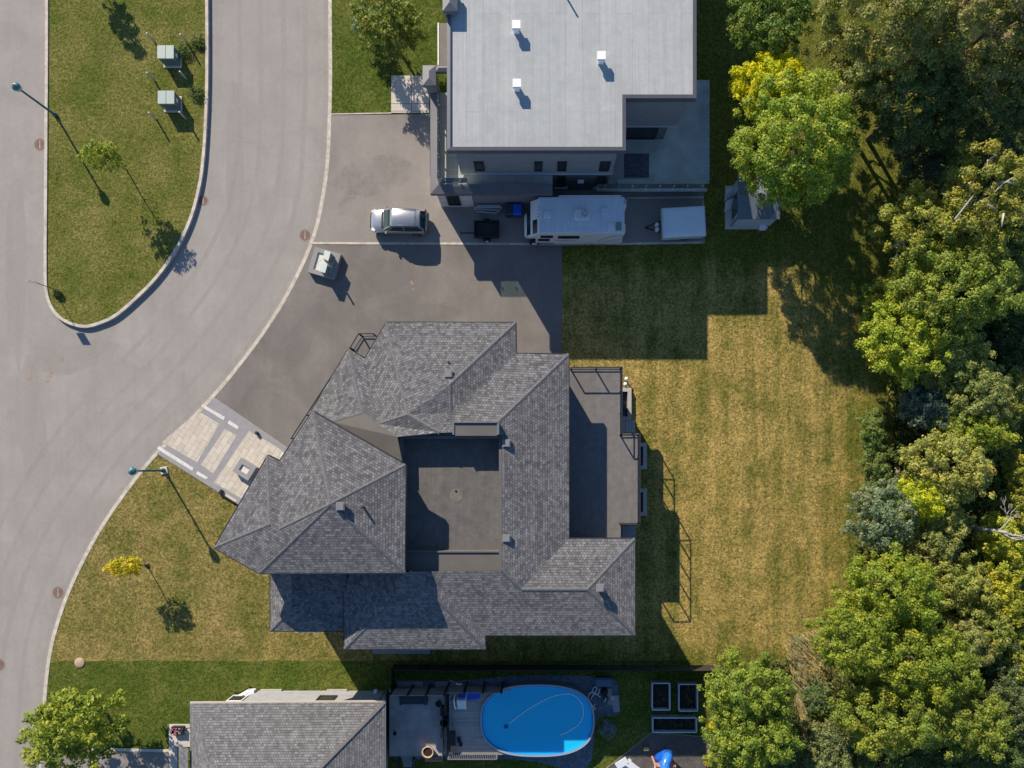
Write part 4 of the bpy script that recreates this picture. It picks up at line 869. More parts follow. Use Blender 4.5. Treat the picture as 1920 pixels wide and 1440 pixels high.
# ------------------------------------------------------------------ board fence along the lot line
def fence_run(name, pts, z0, z1, step, board_mat, post_mat, label, post=0.1, out=(0, 0), rail=True, gap=0.0):
    t = thing(name, (pts[0][0], pts[0][1], 0), label, 'fence')
    for i in range(len(pts) - 1):
        p, q_ = Vector(pts[i]), Vector(pts[i + 1]); L = (q_ - p).length; n = max(1, round(L / step))
        for k in range(n):
            a, c = p.lerp(q_, k / n), p.lerp(q_, (k + 1) / n); b1 = MB()
            d = (c - a).normalized() * post / 2; b1.beam((a.x + d.x, a.y + d.y, (z0 + z1) / 2), (c.x - d.x, c.y - d.y, (z0 + z1) / 2), 0.04, z1 - z0 - 0.06); b1.build('panel', board_mat, t, uv=True)
        for k in range(n + 1):
            if i > 0 and k == 0: continue
            a = p.lerp(q_, k / n); b1 = MB(); b1.box(a.x - post / 2, a.y - post / 2, 0, a.x + post / 2, a.y + post / 2, z1 + 0.03); b1.build('post', post_mat, t)
    return t
M_DKBOARD = brick_mat('dark_stained_boards', (0.035, 0.028, 0.025), (0.055, 0.043, 0.036), (0.012, 0.01, 0.01), 2.4, 0.15, 0.008)
fy = WY(1246, 0)
fence_run('board_fence', [(WX(741, 0), WY(1290, 0)), (WX(741, 0), fy), (WX(1352, 0), fy - 0.02)], 0.1, 1.55, 2.4, M_DKBOARD, M_FASC, 'long dark brown board fence between the big house lawn and the pool garden')
# louvred privacy screens by the patio: grey wood panels between black posts
ZPT = 1.1
fyy = WY(1291, ZPT)
fence_run('privacy_screen', [(WX(738, ZPT), fyy), (WX(838, ZPT), fyy)], ZPT, 2.75, 1.32, M_WOODF, M_FASC, 'grey wood privacy screen with black posts on the concrete patio', 0.13)
fence_run('privacy_screen', [(WX(840, ZPT), fyy + .16), (WX(942, ZPT), fyy + .16)], ZPT, 2.65, 1.32, M_WOODF, M_FASC, 'grey wood privacy screen reaching the round end of the pool', 0.13)
for k, px in enumerate((756, 780, 828, 851)):
    q = at(px, 1285, 0.4); b1 = MB(); b1.cbox((q[0], q[1], 0.05), (1.0 if k != 3 else .9, 0.45, 0.12), 0 if k < 3 else -0.35, 0.02)
    tag(b1.build('stepping_slab', pmat('slab_grey', (0.28, 0.26, 0.24), 0.85, 0.12)), 'grey stepping slab behind the wooden screen, ' + ('leftmost', 'second from left', 'third from left', 'rightmost and tilted')[k] + ' of four', 'slab', 'stepping slabs behind the screen')
q = at(860, 1281, 0.6); b1 = MB(); b1.tube([(q[0], q[1] - .4, .0), (q[0], q[1], .9), (q[0] + .3, q[1] + .05, .95)], .06, 8); b1.tube([(q[0], q[1], .9), (q[0] - .1, q[1] + .1, 1.0)], .06, 8)
tag(b1.build('standpipe', M_WHITEM), 'white bent pipe standing behind the wooden screen', 'pipe')
# patio
pt = thing('patio', (WX(785, ZPT), WY(1360, ZPT), 0), 'raised grey concrete patio with railing and stairs beside the pool deck', 'patio')
x0, x1, y0, y1 = WX(730, ZPT), WX(834, ZPT), WY(1418, ZPT), WY(1292, ZPT)
M_PATIO = pmat('stained_concrete', (0.30, 0.30, 0.30), 0.8, 0.25, 0.7, 0.2, c2=(0.46, 0.45, 0.43))
MB().box(x0, y0, 0, x1, y1 - .1, ZPT).build('slab', M_PATIO, pt)
def picket_rail(path, z, parent, h, mat, pick=0.13):
    b_ = MB()
    for i in range(len(path) - 1):
        p, q_ = Vector(path[i]), Vector(path[i + 1]); n = max(1, int((q_ - p).length / pick))
        b_.beam((p.x, p.y, z + h), (q_.x, q_.y, z + h), .06, .05); b_.beam((p.x, p.y, z + .1), (q_.x, q_.y, z + .1), .04, .04)
        for k in range(n + 1):
            c = p.lerp(q_, k / n); s = .05 if k in (0, n) else .018; b_.box(c.x - s, c.y - s, z, c.x + s, c.y + s, z + h)
    return b_.build('railing', mat, parent)
picket_rail([(WX(802, ZPT), y0 + .05), (x1 - .05, y0 + .05)], ZPT, pt, 1.0, M_DKMET)
picket_rail([(x1 - .04, y0 + .05), (x1 - .04, WY(1335, ZPT))], ZPT, pt, 1.0, M_DKMET)
b1 = MB()
for k in range(6):
    q = at(752, 1420 + k * 5, ZPT); b1.box(WX(752, ZPT), y0 - .2 * (k + 1), 0, WX(774, ZPT), y0 - .2 * k - .001, ZPT - .16 * (k + 1) + 0.0)
b1.build('stairs', M_PATIO, pt); 
for px in (748, 776): picket_rail([(WX(px, ZPT), y0 - .05), (WX(px, ZPT), y0 - 1.3)], ZPT - .5, pt, 1.1, M_DKMET, 0.2)
def pot(name, px, py, z, r, h, mat, fill, label, cat='pot'):
    q = at(px, py, z + h); t = thing(name, (q[0], q[1], z), label, cat)
    MB().lathe((q[0], q[1], z + .002), [(r * .7, 0), (r, h * .9), (r * 1.06, h), (r * .85, h), (r * .8, h * .8)], 24).build('bowl', mat, t)
    MB().cyl((q[0], q[1], z + h * .78), r * .84, .02, 20).build('fill', fill, t); return t
M_SOIL = pmat('dark_soil', (0.025, 0.018, 0.013))
M_TERRA = pmat('pale_terracotta', (0.55, 0.36, 0.24), 0.7, 0.1)
pt1 = pot('flower_pot', 802, 1411, ZPT, .42, .5, M_TERRA, M_SOIL, 'sunlit terracotta pot at the patio edge')
pot('flower_pot', 833, 1356, ZPT, .30, .9, M_BLACK, M_SOIL, 'tall black round pot against the patio railing')
pot('flower_pot', 822, 1320, ZPT, .22, .4, M_BLACK, M_SOIL, 'small black pot in the upper right corner of the patio')
pot('flower_pot', 740, 1376, ZPT, .12, .25, M_BLACK, M_SOIL, 'tiny dark pot by the patio door')
q = at(829, 1377, ZPT + .5); t = thing('crate', (q[0], q[1], ZPT), 'narrow brown wooden crate against the patio railing', 'crate')
MB().box(q[0] - .12, q[1] - .28, ZPT + .01, q[0] + .12, q[1] + .28, ZPT + .45).build('box', pmat('brown_wood', (0.16, 0.11, 0.08), 0.8, 0.3, 6), t); MB().box(q[0] - .14, q[1] - .3, ZPT + .451, q[0] + .14, q[1] + .3, ZPT + .48).build('lid', pmat('brown_wood2', (0.24, 0.17, 0.12), 0.8, 0.3, 6), t)
q = at(828, 1335, ZPT + .8); t = thing('storage_box', (q[0], q[1], ZPT), 'slim black storage box against the patio railing', 'box'); MB().cbox((q[0], q[1], ZPT + .01), (.2, .55, .8), 0, .03).build('body', M_BLACK, t)
q = at(775, 1312, ZPT + .5); t = thing('patio_sofa', (q[0], q[1], ZPT), 'dark low sofa in the shade of the patio screen', 'sofa')
MB().cbox((q[0], q[1], ZPT + .01), (1.9, .75, .4), 0, .05).build('seat', pmat('dark_blue_fabric', (0.05, 0.06, 0.075), 0.9, 0.2), t); MB().cbox((q[0], q[1] + .34, ZPT + .01), (1.9, .2, .75), 0, .05).build('backrest', pmat('dark_blue_fabric2', (0.04, 0.05, 0.06), 0.9, 0.2), t)
for s in (-1, 1): MB().cbox((q[0] + s * .9, q[1], ZPT + .01), (.2, .78, .58), 0, .04).build('armrest', pmat('dark_blue_fabric2', (0.04, 0.05, 0.06)), t)
# wooden deck of the pool
pk = thing('pool_deck', (WX(890, 1.2), WY(1360, 1.2), 0), 'weathered grey plank deck wrapped around the left end of the pool', 'deck')
PCX, PCY = 1007.5, 1351.5; ZPR = 1.3
def stad(a, b_, n=64, p=2.6):
    return [(a * math.copysign(abs(math.cos(t)) ** (2 / p), math.cos(t)), b_ * math.copysign(abs(math.sin(t)) ** (2 / p), math.sin(t))) for t in [2 * math.pi * k / n for k in range(n)]]
pcx, pcy = WX(PCX, ZPR), WY(PCY, ZPR); PA, PB_ = 105.5 * (H - ZPR) / F, 66 * (H - ZPR) / F
arc = [(pcx + x, pcy + y) for x, y in stad(PA + .06, PB_ + .06) if x < -PA * 0.42]; arc.sort(key=lambda p: -p[1])
dx0, dy0, dy1 = WX(842, 1.15), WY(1415, 1.15), WY(1296, 1.15)
dk_ = [(dx0, dy1), (arc[0][0], dy1)] + arc + [(arc[-1][0], dy0), (dx0, dy0)]
MB().prism(dk_, 1.03, 1.15).build('boards', M_WOOD, pk)
for px, py in ((845, 1412), (930, 1412), (845, 1300), (905, 1300), (845, 1356)):
    q = at(px, py, 1.0); MB().box(q[0] - .07, q[1] - .07, 0, q[0] + .07, q[1] + .07, 1.03).build('leg', M_WOODF, pk)
picket_rail([(dx0 + .05, dy0 + .05), (WX(932, 1.15), dy0 + .05)], 1.15, pk, .95, M_GRMET)
picket_rail([(WX(848, 1.15), WY(1358, 1.15)), (WX(848, 1.15), WY(1308, 1.15))], 1.15, pk, .8, M_GRMET, 0.6)
q = at(848, 1390, 1.5); t = thing('bench', (q[0], q[1], 1.15), 'grey wooden bench on the plank deck beside the railing', 'bench')
for k in range(4): MB().box(q[0] - .22 + k * .12, q[1] - .75, 1.55, q[0] - .115 + k * .12, q[1] + .75, 1.59).build('slat', M_WOODF, t)
for s in (-1, 1): MB().box(q[0] - .2, q[1] + s * .6 - .04, 1.152, q[0] + .2, q[1] + s * .6 + .04, 1.549).build('leg', M_WOODF, t)
q = at(861, 1390, 1.2); b1 = MB(); b1.smooth = True; b1.cbox((q[0], q[1] + .1, 1.155), (.24, .42, .12), .2, .05); b1.cbox((q[0] + .12, q[1] - .25, 1.155), (.22, .3, .1), -.3, .05); tag(b1.build('folded_towel', pmat('dark_cloth', (0.02, 0.022, 0.03), 0.9, 0.2)), 'crumpled dark towel lying on the plank deck', 'towel')
# pool
pool = thing('swimming_pool', (pcx, pcy, 0), 'oval above ground swimming pool with bright blue water', 'pool')
b1 = MB(); b1.smooth = True
def ring(a, b_, z): return [(pcx + x, pcy + y, z) for x, y in stad(a, b_)]
b1.loft([ring(PA + .02, PB_ + .02, 0), ring(PA + .02, PB_ + .02, ZPR - .03)], cap=False); b1.build('outer_wall', pmat('pool_wall_metal', (0.20, 0.22, 0.25), 0.5, 0.1), pool)
b1 = MB(); b1.loft([ring(PA + .07, PB_ + .07, ZPR - .04), ring(PA + .07, PB_ + .07, ZPR), ring(PA - .06, PB_ - .06, ZPR), ring(PA - .06, PB_ - .06, ZPR - .04)], cap=False); b1.build('rim', pmat('pale_blue_rim', (0.28, 0.35, 0.42), 0.4, 0.08), pool)
M_LINER = pmat('blue_liner', (0.02, 0.32, 0.85), 0.5, 0.06, 0.8)
b1 = MB(); b1.smooth = True; b1.loft([ring(PA - .08, PB_ - .08, ZPR - .01), ring(PA - .10, PB_ - .10, .35), ring(PA - .6, PB_ - .6, .06), ring(.1, .1, .05)], cap=False); b1.build('liner', M_LINER, pool)
def water_mat():
    m, n, l, bb_, out = nodes_mat('pool_water')
    t = n.new('ShaderNodeBsdfTransparent'); t.inputs[0].default_value = (0.7, 0.95, 1.0, 1)
    g_ = n.new('ShaderNodeBsdfPrincipled'); g_.inputs['Base Color'].default_value = (0.02, 0.64, 1.0, 1); g_.inputs['Roughness'].default_value = 0.08
    bp = n.new('ShaderNodeBump'); bp.inputs['Strength'].default_value = 0.35; bp.inputs['Distance'].default_value = 0.06
    l.new(noise_node(n, l, n.new('ShaderNodeTexCoord').outputs['Object'], 2.5, 5, 0.6, 0.8), bp.inputs['Height']); l.new(bp.outputs[0], g_.inputs['Normal'])
    mx = n.new('ShaderNodeMixShader'); mx.inputs[0].default_value = 0.75; l.new(t.outputs[0], mx.inputs[1]); l.new(g_.outputs[0], mx.inputs[2]); l.new(mx.outputs[0], out.inputs[0]); return m
b1 = MB(); b1.face(ring(PA - .095, PB_ - .095, ZPR - .16)); wt = b1.build('water', water_mat(), pool)
hp = catmull([at(955, 1356, 1.16), at(990, 1330, 1.16), at(1030, 1308, 1.16), at(1062, 1301, 1.16), at(1082, 1308, 1.16), at(1094, 1330, 1.16), at(1088, 1355, 1.16), at(1068, 1370, 1.16), at(1050, 1378, 1.16)], 8)
tag(MB().tube(hp, 0.025, 6).build('vacuum_hose', M_WHITEM), 'thin pale hose curling over the pool water', 'hose')
q = at(949, 1361, 1.0); b1 = MB(); b1.lathe((q[0], q[1], 1.0), [(.24, 0), (.24, .08), (.16, .16), (.08, .17)], 20); tag(b1.build('pool_skimmer', pmat('deep_blue_plastic', (0.01, 0.10, 0.32), 0.4, 0.1)), 'round blue floating skimmer at the end of the hose in the pool', 'skimmer')
q = at(934, 1375, .5); b1 = MB(); b1.cbox((q[0], q[1], .3), (.7, .9, .5), -.5, .05); tag(b1.build('pool_step', pmat('deep_blue_plastic', (0.01, 0.10, 0.32))), 'dark sunken block under the pool water near its left end', 'pool step')
# white pool ladder on the deck
q = at(864, 1320, 1.9); t = thing('pool_ladder', (q[0], q[1], 1.15), 'white plastic pool steps with handrails standing on the plank deck', 'ladder')
for k in range(4): MB().cbox((q[0] + .02, q[1] - .42 + k * .2, 1.16), (.62, .22, .3 + k * .18), 0, .03).build('tread', M_WHITE, t)
for s in (-1, 1): MB().tube(catmull([(q[0] + s * .36, q[1] - .5, 1.2), (q[0] + s * .38, q[1] - .3, 2.0), (q[0] + s * .40, q[1] + .3, 2.6), (q[0] + s * .42, q[1] + .6, 2.5), (q[0] + s * .42, q[1] + .7, 1.2)], 5), .04, 8).build('handrail', M_WHITE, t)
q = at(872, 1303, 1.5); b1 = MB(); b1.cbox((q[0] + .3, q[1] - .12, 1.155), (1.5, .5, .3), .04, .08); tag(b1.build('rolled_cover', pmat('bright_blue_tarp', (0.01, 0.07, 0.55), 0.5, 0.15, 5, 0.3)), 'bright blue rolled tarp under the wooden screen', 'tarp')
# gravel bed, equipment
M_GRAVEL = brick_mat('slate_gravel', (0.12, 0.155, 0.20), (0.27, 0.33, 0.40), (0.04, 0.05, 0.065), 0.09, 0.07, 0.012, uvm=False, bump=1.0, var=0.3)
gb = catmull([(742, 1275), (860, 1276), (960, 1268), (1060, 1266), (1140, 1271), (1158, 1285), (1162, 1330), (1150, 1342), (1118, 1352), (1100, 1440), (1000, 1428), (940, 1424), (740, 1424)], 4)
sheet('gravel_bed', gb, 0.075, M_GRAVEL)
q = at(1132, 1279, .7); t = thing('pump_box', (q[0], q[1], 0.07), 'dark blue pool equipment box at the corner of the gravel bed', 'box')
MB().cbox((q[0], q[1], .08), (1.15, .62, .6), 0, .03).build('body', pmat('slate_plastic', (0.05, 0.09, 0.14), 0.5, 0.1), t); MB().cbox((q[0], q[1] - .08, .681), (1.2, .5, .05), 0, .02).build('lid', pmat('slate_plastic2', (0.07, 0.12, 0.18), 0.45, 0.1), t)
q = at(1137, 1301, .3); t = thing('pool_pump', (q[0], q[1], 0.07), 'black pump and filter below the dark blue box', 'pump')
MB().lathe((q[0] - .15, q[1] + .2, .08), [(.22, 0), (.26, .2), (.24, .55), (.1, .7)], 18).build('filter_tank', M_BLACK, t); MB().tube([(q[0] - .1, q[1] - .1, .2), (q[0] + .1, q[1] - .5, .2)], .12, 12).build('motor', M_DKMET, t)
q = at(1143, 1306, .1); b1 = MB(); b1.cbox((q[0], q[1], .078), (.38, 1.2, .05), .05, .01); tag(b1.build('paving_slab', pmat('slab_grey', (0.28, 0.26, 0.24))), 'narrow brown slab under the pool pump', 'slab')
q = at(1154.5, 1319, .1); b1 = MB(); b1.cbox((q[0], q[1], .078), (.52, 1.25, .07), .1, .01); tag(b1.build('paving_slab', pmat('slab_blue', (0.27, 0.27, 0.30), 0.85, 0.1)), 'pale grey slab at the right edge of the gravel bed', 'slab')
q = at(1149, 1309, .2); b1 = MB(); b1.tube([(q[0] + .1 * math.cos(a), q[1] + .13 * math.sin(a), .17) for a in np.linspace(0, 6.283, 18)], .025, 6); tag(b1.build('hose_coil', M_WHITEM), 'small white ring lying on the pale grey slab', 'ring')
for k, (pts, lab) in enumerate((([(1106, 1318), (1103, 1306), (1108, 1299), (1116, 1300), (1126, 1309)], 'white hose arching over the gravel nearest the pool'),
                                ([(1107, 1313), (1113, 1302), (1120, 1290), (1113, 1291), (1112, 1300), (1118, 1303), (1123, 1299), (1124, 1293), (1130, 1296)], 'white hose twisted in a loop below the pump box'),
                                ([(1107, 1317), (1112, 1325), (1116, 1329), (1112, 1332), (1111, 1330), (1116, 1321)], 'short white hose curling at the pool wall'),
                                ([(1136, 1301), (1136, 1310), (1133, 1316), (1136, 1312), (1133, 1306)], 'short thick white hose beside the pump'))):
    P = catmull([(*at(x, y, .3)[:2], .2 + .1 * math.sin(i * 1.3)) for i, (x, y) in enumerate(pts)], 5)
    tag(MB().tube(P, .035, 7).build('pool_hose', M_WHITEM), lab, 'hose', 'white hoses by the pool pump')
# garden beds
M_BED = pmat('galvanised_bed', (0.30, 0.34, 0.38), 0.5, 0.12, 3)
def bed(x0, y0, x1, y1, lab, div=False):
    z = .75; p, q = at(x0, y0, z), at(x1, y1, z); X0, X1, Y0, Y1 = p[0], q[0], q[1], p[1]; t = thing('garden_bed', ((X0 + X1) / 2, (Y0 + Y1) / 2, 0), lab, 'garden bed', 'raised garden beds by the playground')
    th = .05
    for n_, a in (('side_panel', (X0, Y0, X0 + th, Y1)), ('side_panel', (X1 - th, Y0, X1, Y1)), ('end_panel', (X0 + th + .001, Y0, X1 - th - .001, Y0 + th)), ('end_panel', (X0 + th + .001, Y1 - th, X1 - th - .001, Y1))):
        MB().box(a[0], a[1], .06, a[2], a[3], z).build(n_, M_BED, t)
    rm = MB(); r_ = .06
    for a, c in (((X0, Y0), (X1, Y0)), ((X1, Y0), (X1, Y1)), ((X1, Y1), (X0, Y1)), ((X0, Y1), (X0, Y0))): rm.beam((*a, z + .02), (*c, z + .02), .07, .04)
    rm.build('rim', pmat('pale_rim', (0.50, 0.56, 0.62), 0.4, 0.06), t)
    MB().box(X0 + th + .002, Y0 + th + .002, .06, X1 - th - .002, Y1 - th - .002, .35).build('soil', M_SOIL, t)
    if div: MB().beam(((X0 + X1) / 2, Y0 + .04, z - .02), ((X0 + X1) / 2, Y1 - .04, z - .02), .05, .05).build('brace', M_DKMET, t)
    pl = MB()
    for k in range(int(10 * (X1 - X0) * (Y1 - Y0))):
        cx, cy = random.uniform(X0 + .2, X1 - .2), random.uniform(Y0 + .2, Y1 - .2); r0 = random.uniform(.05, .16)
        for j in range(9):
            a = j * .7 + random.random(); pl.face([(cx, cy, .36), (cx + r0 * .6 * math.cos(a - .25), cy + r0 * .6 * math.sin(a - .25), .42), (cx + r0 * math.cos(a), cy + r0 * math.sin(a), .40), (cx + r0 * .6 * math.cos(a + .25), cy + r0 * .6 * math.sin(a + .25), .42)])
    tag(pl.build('seedlings', leafm('seedling_leaf', (0.10, 0.13, 0.06)), t), kind='stuff')
bed(1223, 1281, 1256, 1331, 'upright grey raised garden bed nearest the pool'); bed(1273, 1283, 1308, 1333, 'upright grey raised garden bed nearest the trees'); bed(1224, 1346, 1306, 1373, 'long horizontal grey raised garden bed below the two upright ones', True)
# playground
pg = [(1222, 1372), (1300, 1379), (1345, 1380), (1360, 1700), (1000, 1700), (1000, 1530), (1130, 1446)]
sheet('play_gravel', pg, 0.078, brick_mat('play_gravel', (0.12, 0.11, 0.10), (0.20, 0.185, 0.175), (0.06, 0.055, 0.05), 0.07, 0.06, 0.008, uvm=False, bump=1.0, var=0.3))
tag(ribbon('gravel_edging', [(1128, 1447), (1222, 1372), (1300, 1379), (1340, 1381)], 1.8, 0.0, 0.11, pmat('olive_edging', (0.22, 0.21, 0.14), 0.8, 0.1)), kind='structure')
t = thing('tube_slide', at(1240, 1440, 0), 'bright blue plastic tube slide on the play gravel', 'slide')
M_SLB = pmat('blue_plastic', (0.03, 0.19, 0.72), 0.25, 0.05, spec=0.6, coat=0.3)
MB().tube([at(1246, 1500, 2.4), at(1246, 1460, 2.3), at(1247, 1432, 2.05), at(1252, 1420, 1.8), at(1254, 1416, 1.5)], [.36, .36, .36, .37, .38], 22).build('tube', M_SLB, t)
MB().tube([at(1254, 1416, 1.45), at(1248, 1416, 1.0), at(1240, 1420, .7), at(1234, 1424, .45)], [.38, .38, .38, .40], 22).build('lower_tube', pmat('deep_blue_plastic2', (0.01, 0.11, 0.55), 0.3, 0.05, spec=0.6), t)
for z0, py in ((2.3, 1462), (2.2, 1445), (2.0, 1430)): 
    q = at(1246, py, z0); MB().tube([(q[0], q[1] + .03, z0), (q[0], q[1] - .03, z0)], .385, 22).build('flange', M_SLB, t)
t = thing('play_tower', at(1245, 1480, 0), 'wooden play tower with salmon frame behind the blue slide', 'play tower')
M_SALM = pmat('salmon_wood', (0.50, 0.26, 0.18), 0.7, 0.15, 4)
q0, q1 = at(1228, 1433, 1.5), at(1264, 1490, 1.5)
for a in (q0[0], q1[0]):
    for c in (q0[1], q1[1]): MB().box(a - .06, c - .06, 0.07, a + .06, c + .06, 1.9).build('leg', M_SALM, t)
MB().box(q0[0], q1[1], 1.2, q1[0], q0[1], 1.28).build('platform', M_SALM, t); MB().beam((q0[0], q0[1], 1.85), (q1[0], q0[1], 1.85), .08, .1).build('rail', M_SALM, t)
MB().beam((q0[0], q0[1] - .05, 1.3), (q0[0] + .6, q0[1] - .05, 1.8), .05, .08).build('brace', M_SALM, t); MB().beam((q0[0] - .06, q0[1], 1.8), (q0[0] - .06, q1[1], 1.8), .06, .1).build('rail', M_WHITE, t)
q = at(1212, 1405, .5); t = thing('stool', (q[0], q[1], 0.08), 'small tan wooden stool beside the blue slide', 'stool')
MB().cbox((q[0], q[1], .42), (.40, .26, .06), 0, .02).build('seat', pmat('tan_wood', (0.42, 0.28, 0.12), 0.7, 0.2, 5), t)
for sx in (-1, 1):
    for sy_ in (-1, 1): MB().beam((q[0] + sx * .2, q[1] + sy_ * .14, .08), (q[0] + sx * .15, q[1] + sy_ * .09, .42), .04, .04).build('leg', M_DKMET, t)
t = thing('picnic_table', at(1178, 1440, 0), 'pale grey folding table with benches at the bottom edge', 'table')
for px, py, an, z, n_, sz in ((1166, 1431, .55, .7, 'tabletop', (.95, .55, .05)), (1187, 1438, -.65, .7, 'tabletop', (1.0, .5, .05)), (1175, 1432, .9, .45, 'bench', (.9, .25, .05))):
    q = at(px, py, z); MB().cbox((q[0], q[1], z), sz, an, .02).build(n_, pmat('pale_table_top', (0.60, 0.64, 0.68), 0.5, 0.06), t)
for px, py in ((1160, 1436), (1170, 1426), (1182, 1446), (1194, 1440)):
    q = at(px, py, .35); MB().tube([(q[0], q[1], .08), (q[0], q[1], .7)], .025, 6).build('leg', M_GRMET, t)

# ------------------------------------------------------------------ street things
# lamps
def lamp(px, py, h, lab):
    x, y, _ = at(px, py); t = thing('street_lamp', (x, y, 0.06), lab, 'street lamp', 'green post top street lamps')
    M_TEAL = pmat('teal_paint', (0.03, 0.11, 0.13), 0.4, 0.08)
    MB().cbox((x, y, 0.04), (.55, .55, .12), .2, .03).build('base', M_CONC, t)
    MB().lathe((x, y, .16), [(.16, 0), (.15, .25), (.08, .32), (.065, h - .75)], 14).build('pole', M_TEAL, t)
    hd = MB(); hd.lathe((x, y, h - .62), [(.07, 0), (.12, .04), (.14, .1)], 16); hd.build('collar', M_TEAL, t)
    MB().lathe((x, y, h - .52), [(.11, 0), (.24, .12), (.29, .32), (.27, .40)], 20).build('globe', pmat('milk_glass', (0.55, 0.50, 0.42), 0.2, 0.05), t)
    MB().lathe((x, y, h - .12), [(.30, 0), (.28, .06), (.19, .16), (.09, .2)], 20).build('hood', pmat('teal_hood', (0.05, 0.20, 0.22), 0.35, 0.08), t)
    MB().lathe((x, y, h + .08), [(.08, 0), (.07, .07), (.02, .1)], 10).build('photocell', pmat('orange_cell', (0.6, 0.18, 0.08), 0.5, 0.05), t)
lamp(108, 219, 4.45, 'green street lamp on the left edge of the grass island'); lamp(309, 882, 4.5, 'green street lamp on the lawn corner by the cream paving')
# sign on the tip of the island
x, y, _ = at(103, 543); t = thing('street_sign', (x, y, .1), 'thin post with a square sign on the tip of the grass island', 'sign')
MB().tube([(x, y, .1), (x, y, 2.75)], .03, 8).build('post', M_GRMET, t); MB().box(x - .3, y - .045, 2.12, x + .3, y - .035, 2.72).build('plate', M_WHITEM, t)
# transformers
for k, (px, py, lab) in enumerate(((310, 97, 'upper sage green transformer cabinet on the grass island'), (311, 182, 'lower sage green transformer cabinet on the grass island'))):
    z = 1.25; x, y, _ = at(px, py, z); t = thing('transformer', (x, y, .1), lab, 'transformer', 'transformer cabinets on the island')
    x += .0
    MB().cbox((x, y, .10), (1.35, 1.2, .14), 0, .03).build('pad', M_CONC, t)
    MB().cbox((x, y, .241), (1.16, .92, z - .32), 0, .02).build('body', pmat('transformer_green', (0.13, 0.18, 0.16), 0.5, 0.06), t)
    lid = MB(); lid.cbox((x - .31, y, z - .078), (.60, .98, .07), 0, .02); lid.build('lid', pmat('pale_sage', (0.36, 0.42, 0.38), 0.45, 0.05), t)
    lid = MB(); lid.cbox((x + .31, y, z - .078), (.60, .98, .07), 0, .02); lid.build('lid', pmat('pale_sage', (0.36, 0.42, 0.38)), t)
    MB().box(x - .4, y - .475, .5, x + .4, y - .462, .95).build('door', pmat('transformer_green2', (0.10, 0.15, 0.135), 0.5, 0.06), t)
    MB().box(x + .585, y - .15, .65, x + .592, y + .12, .92).build('warning_label', M_WHITE, t)
BL = [(275, 62, 'white bollard, upper left of the upper transformer'), (338, 64, 'white bollard, upper right of the upper transformer'), (275, 136, 'white bollard left of the gap between the transformers'),
      (337, 134, 'white bollard right of the gap between the transformers'), (279, 211, 'white bollard, lower left of the lower transformer'), (336, 210, 'white bollard, lower right of the lower transformer')]
bsrc = None
for px, py, lab in BL:
    x, y, _ = at(px, py, 1.25)
    if bsrc is None:
        bsrc = thing('bollard', (x, y, .1), lab, 'bollard', 'white bollards round the transformers')
        MB().tube([(x, y, .1), (x, y, 1.22)], .06, 12).build('post', pmat('weathered_white', (0.45, 0.44, 0.42), 0.7, 0.15, 5), bsrc); MB().lathe((x, y, 1.22), [(.062, 0), (.06, .03), (.03, .06)], 12).build('cap', M_WHITE, bsrc); t = bsrc
    else:
        t = bsrc.copy(); col.objects.link(t); t.location = (x, y, .1); t['label'] = lab
        for ch in bsrc.children: c = ch.copy(); col.objects.link(c); c.parent = t
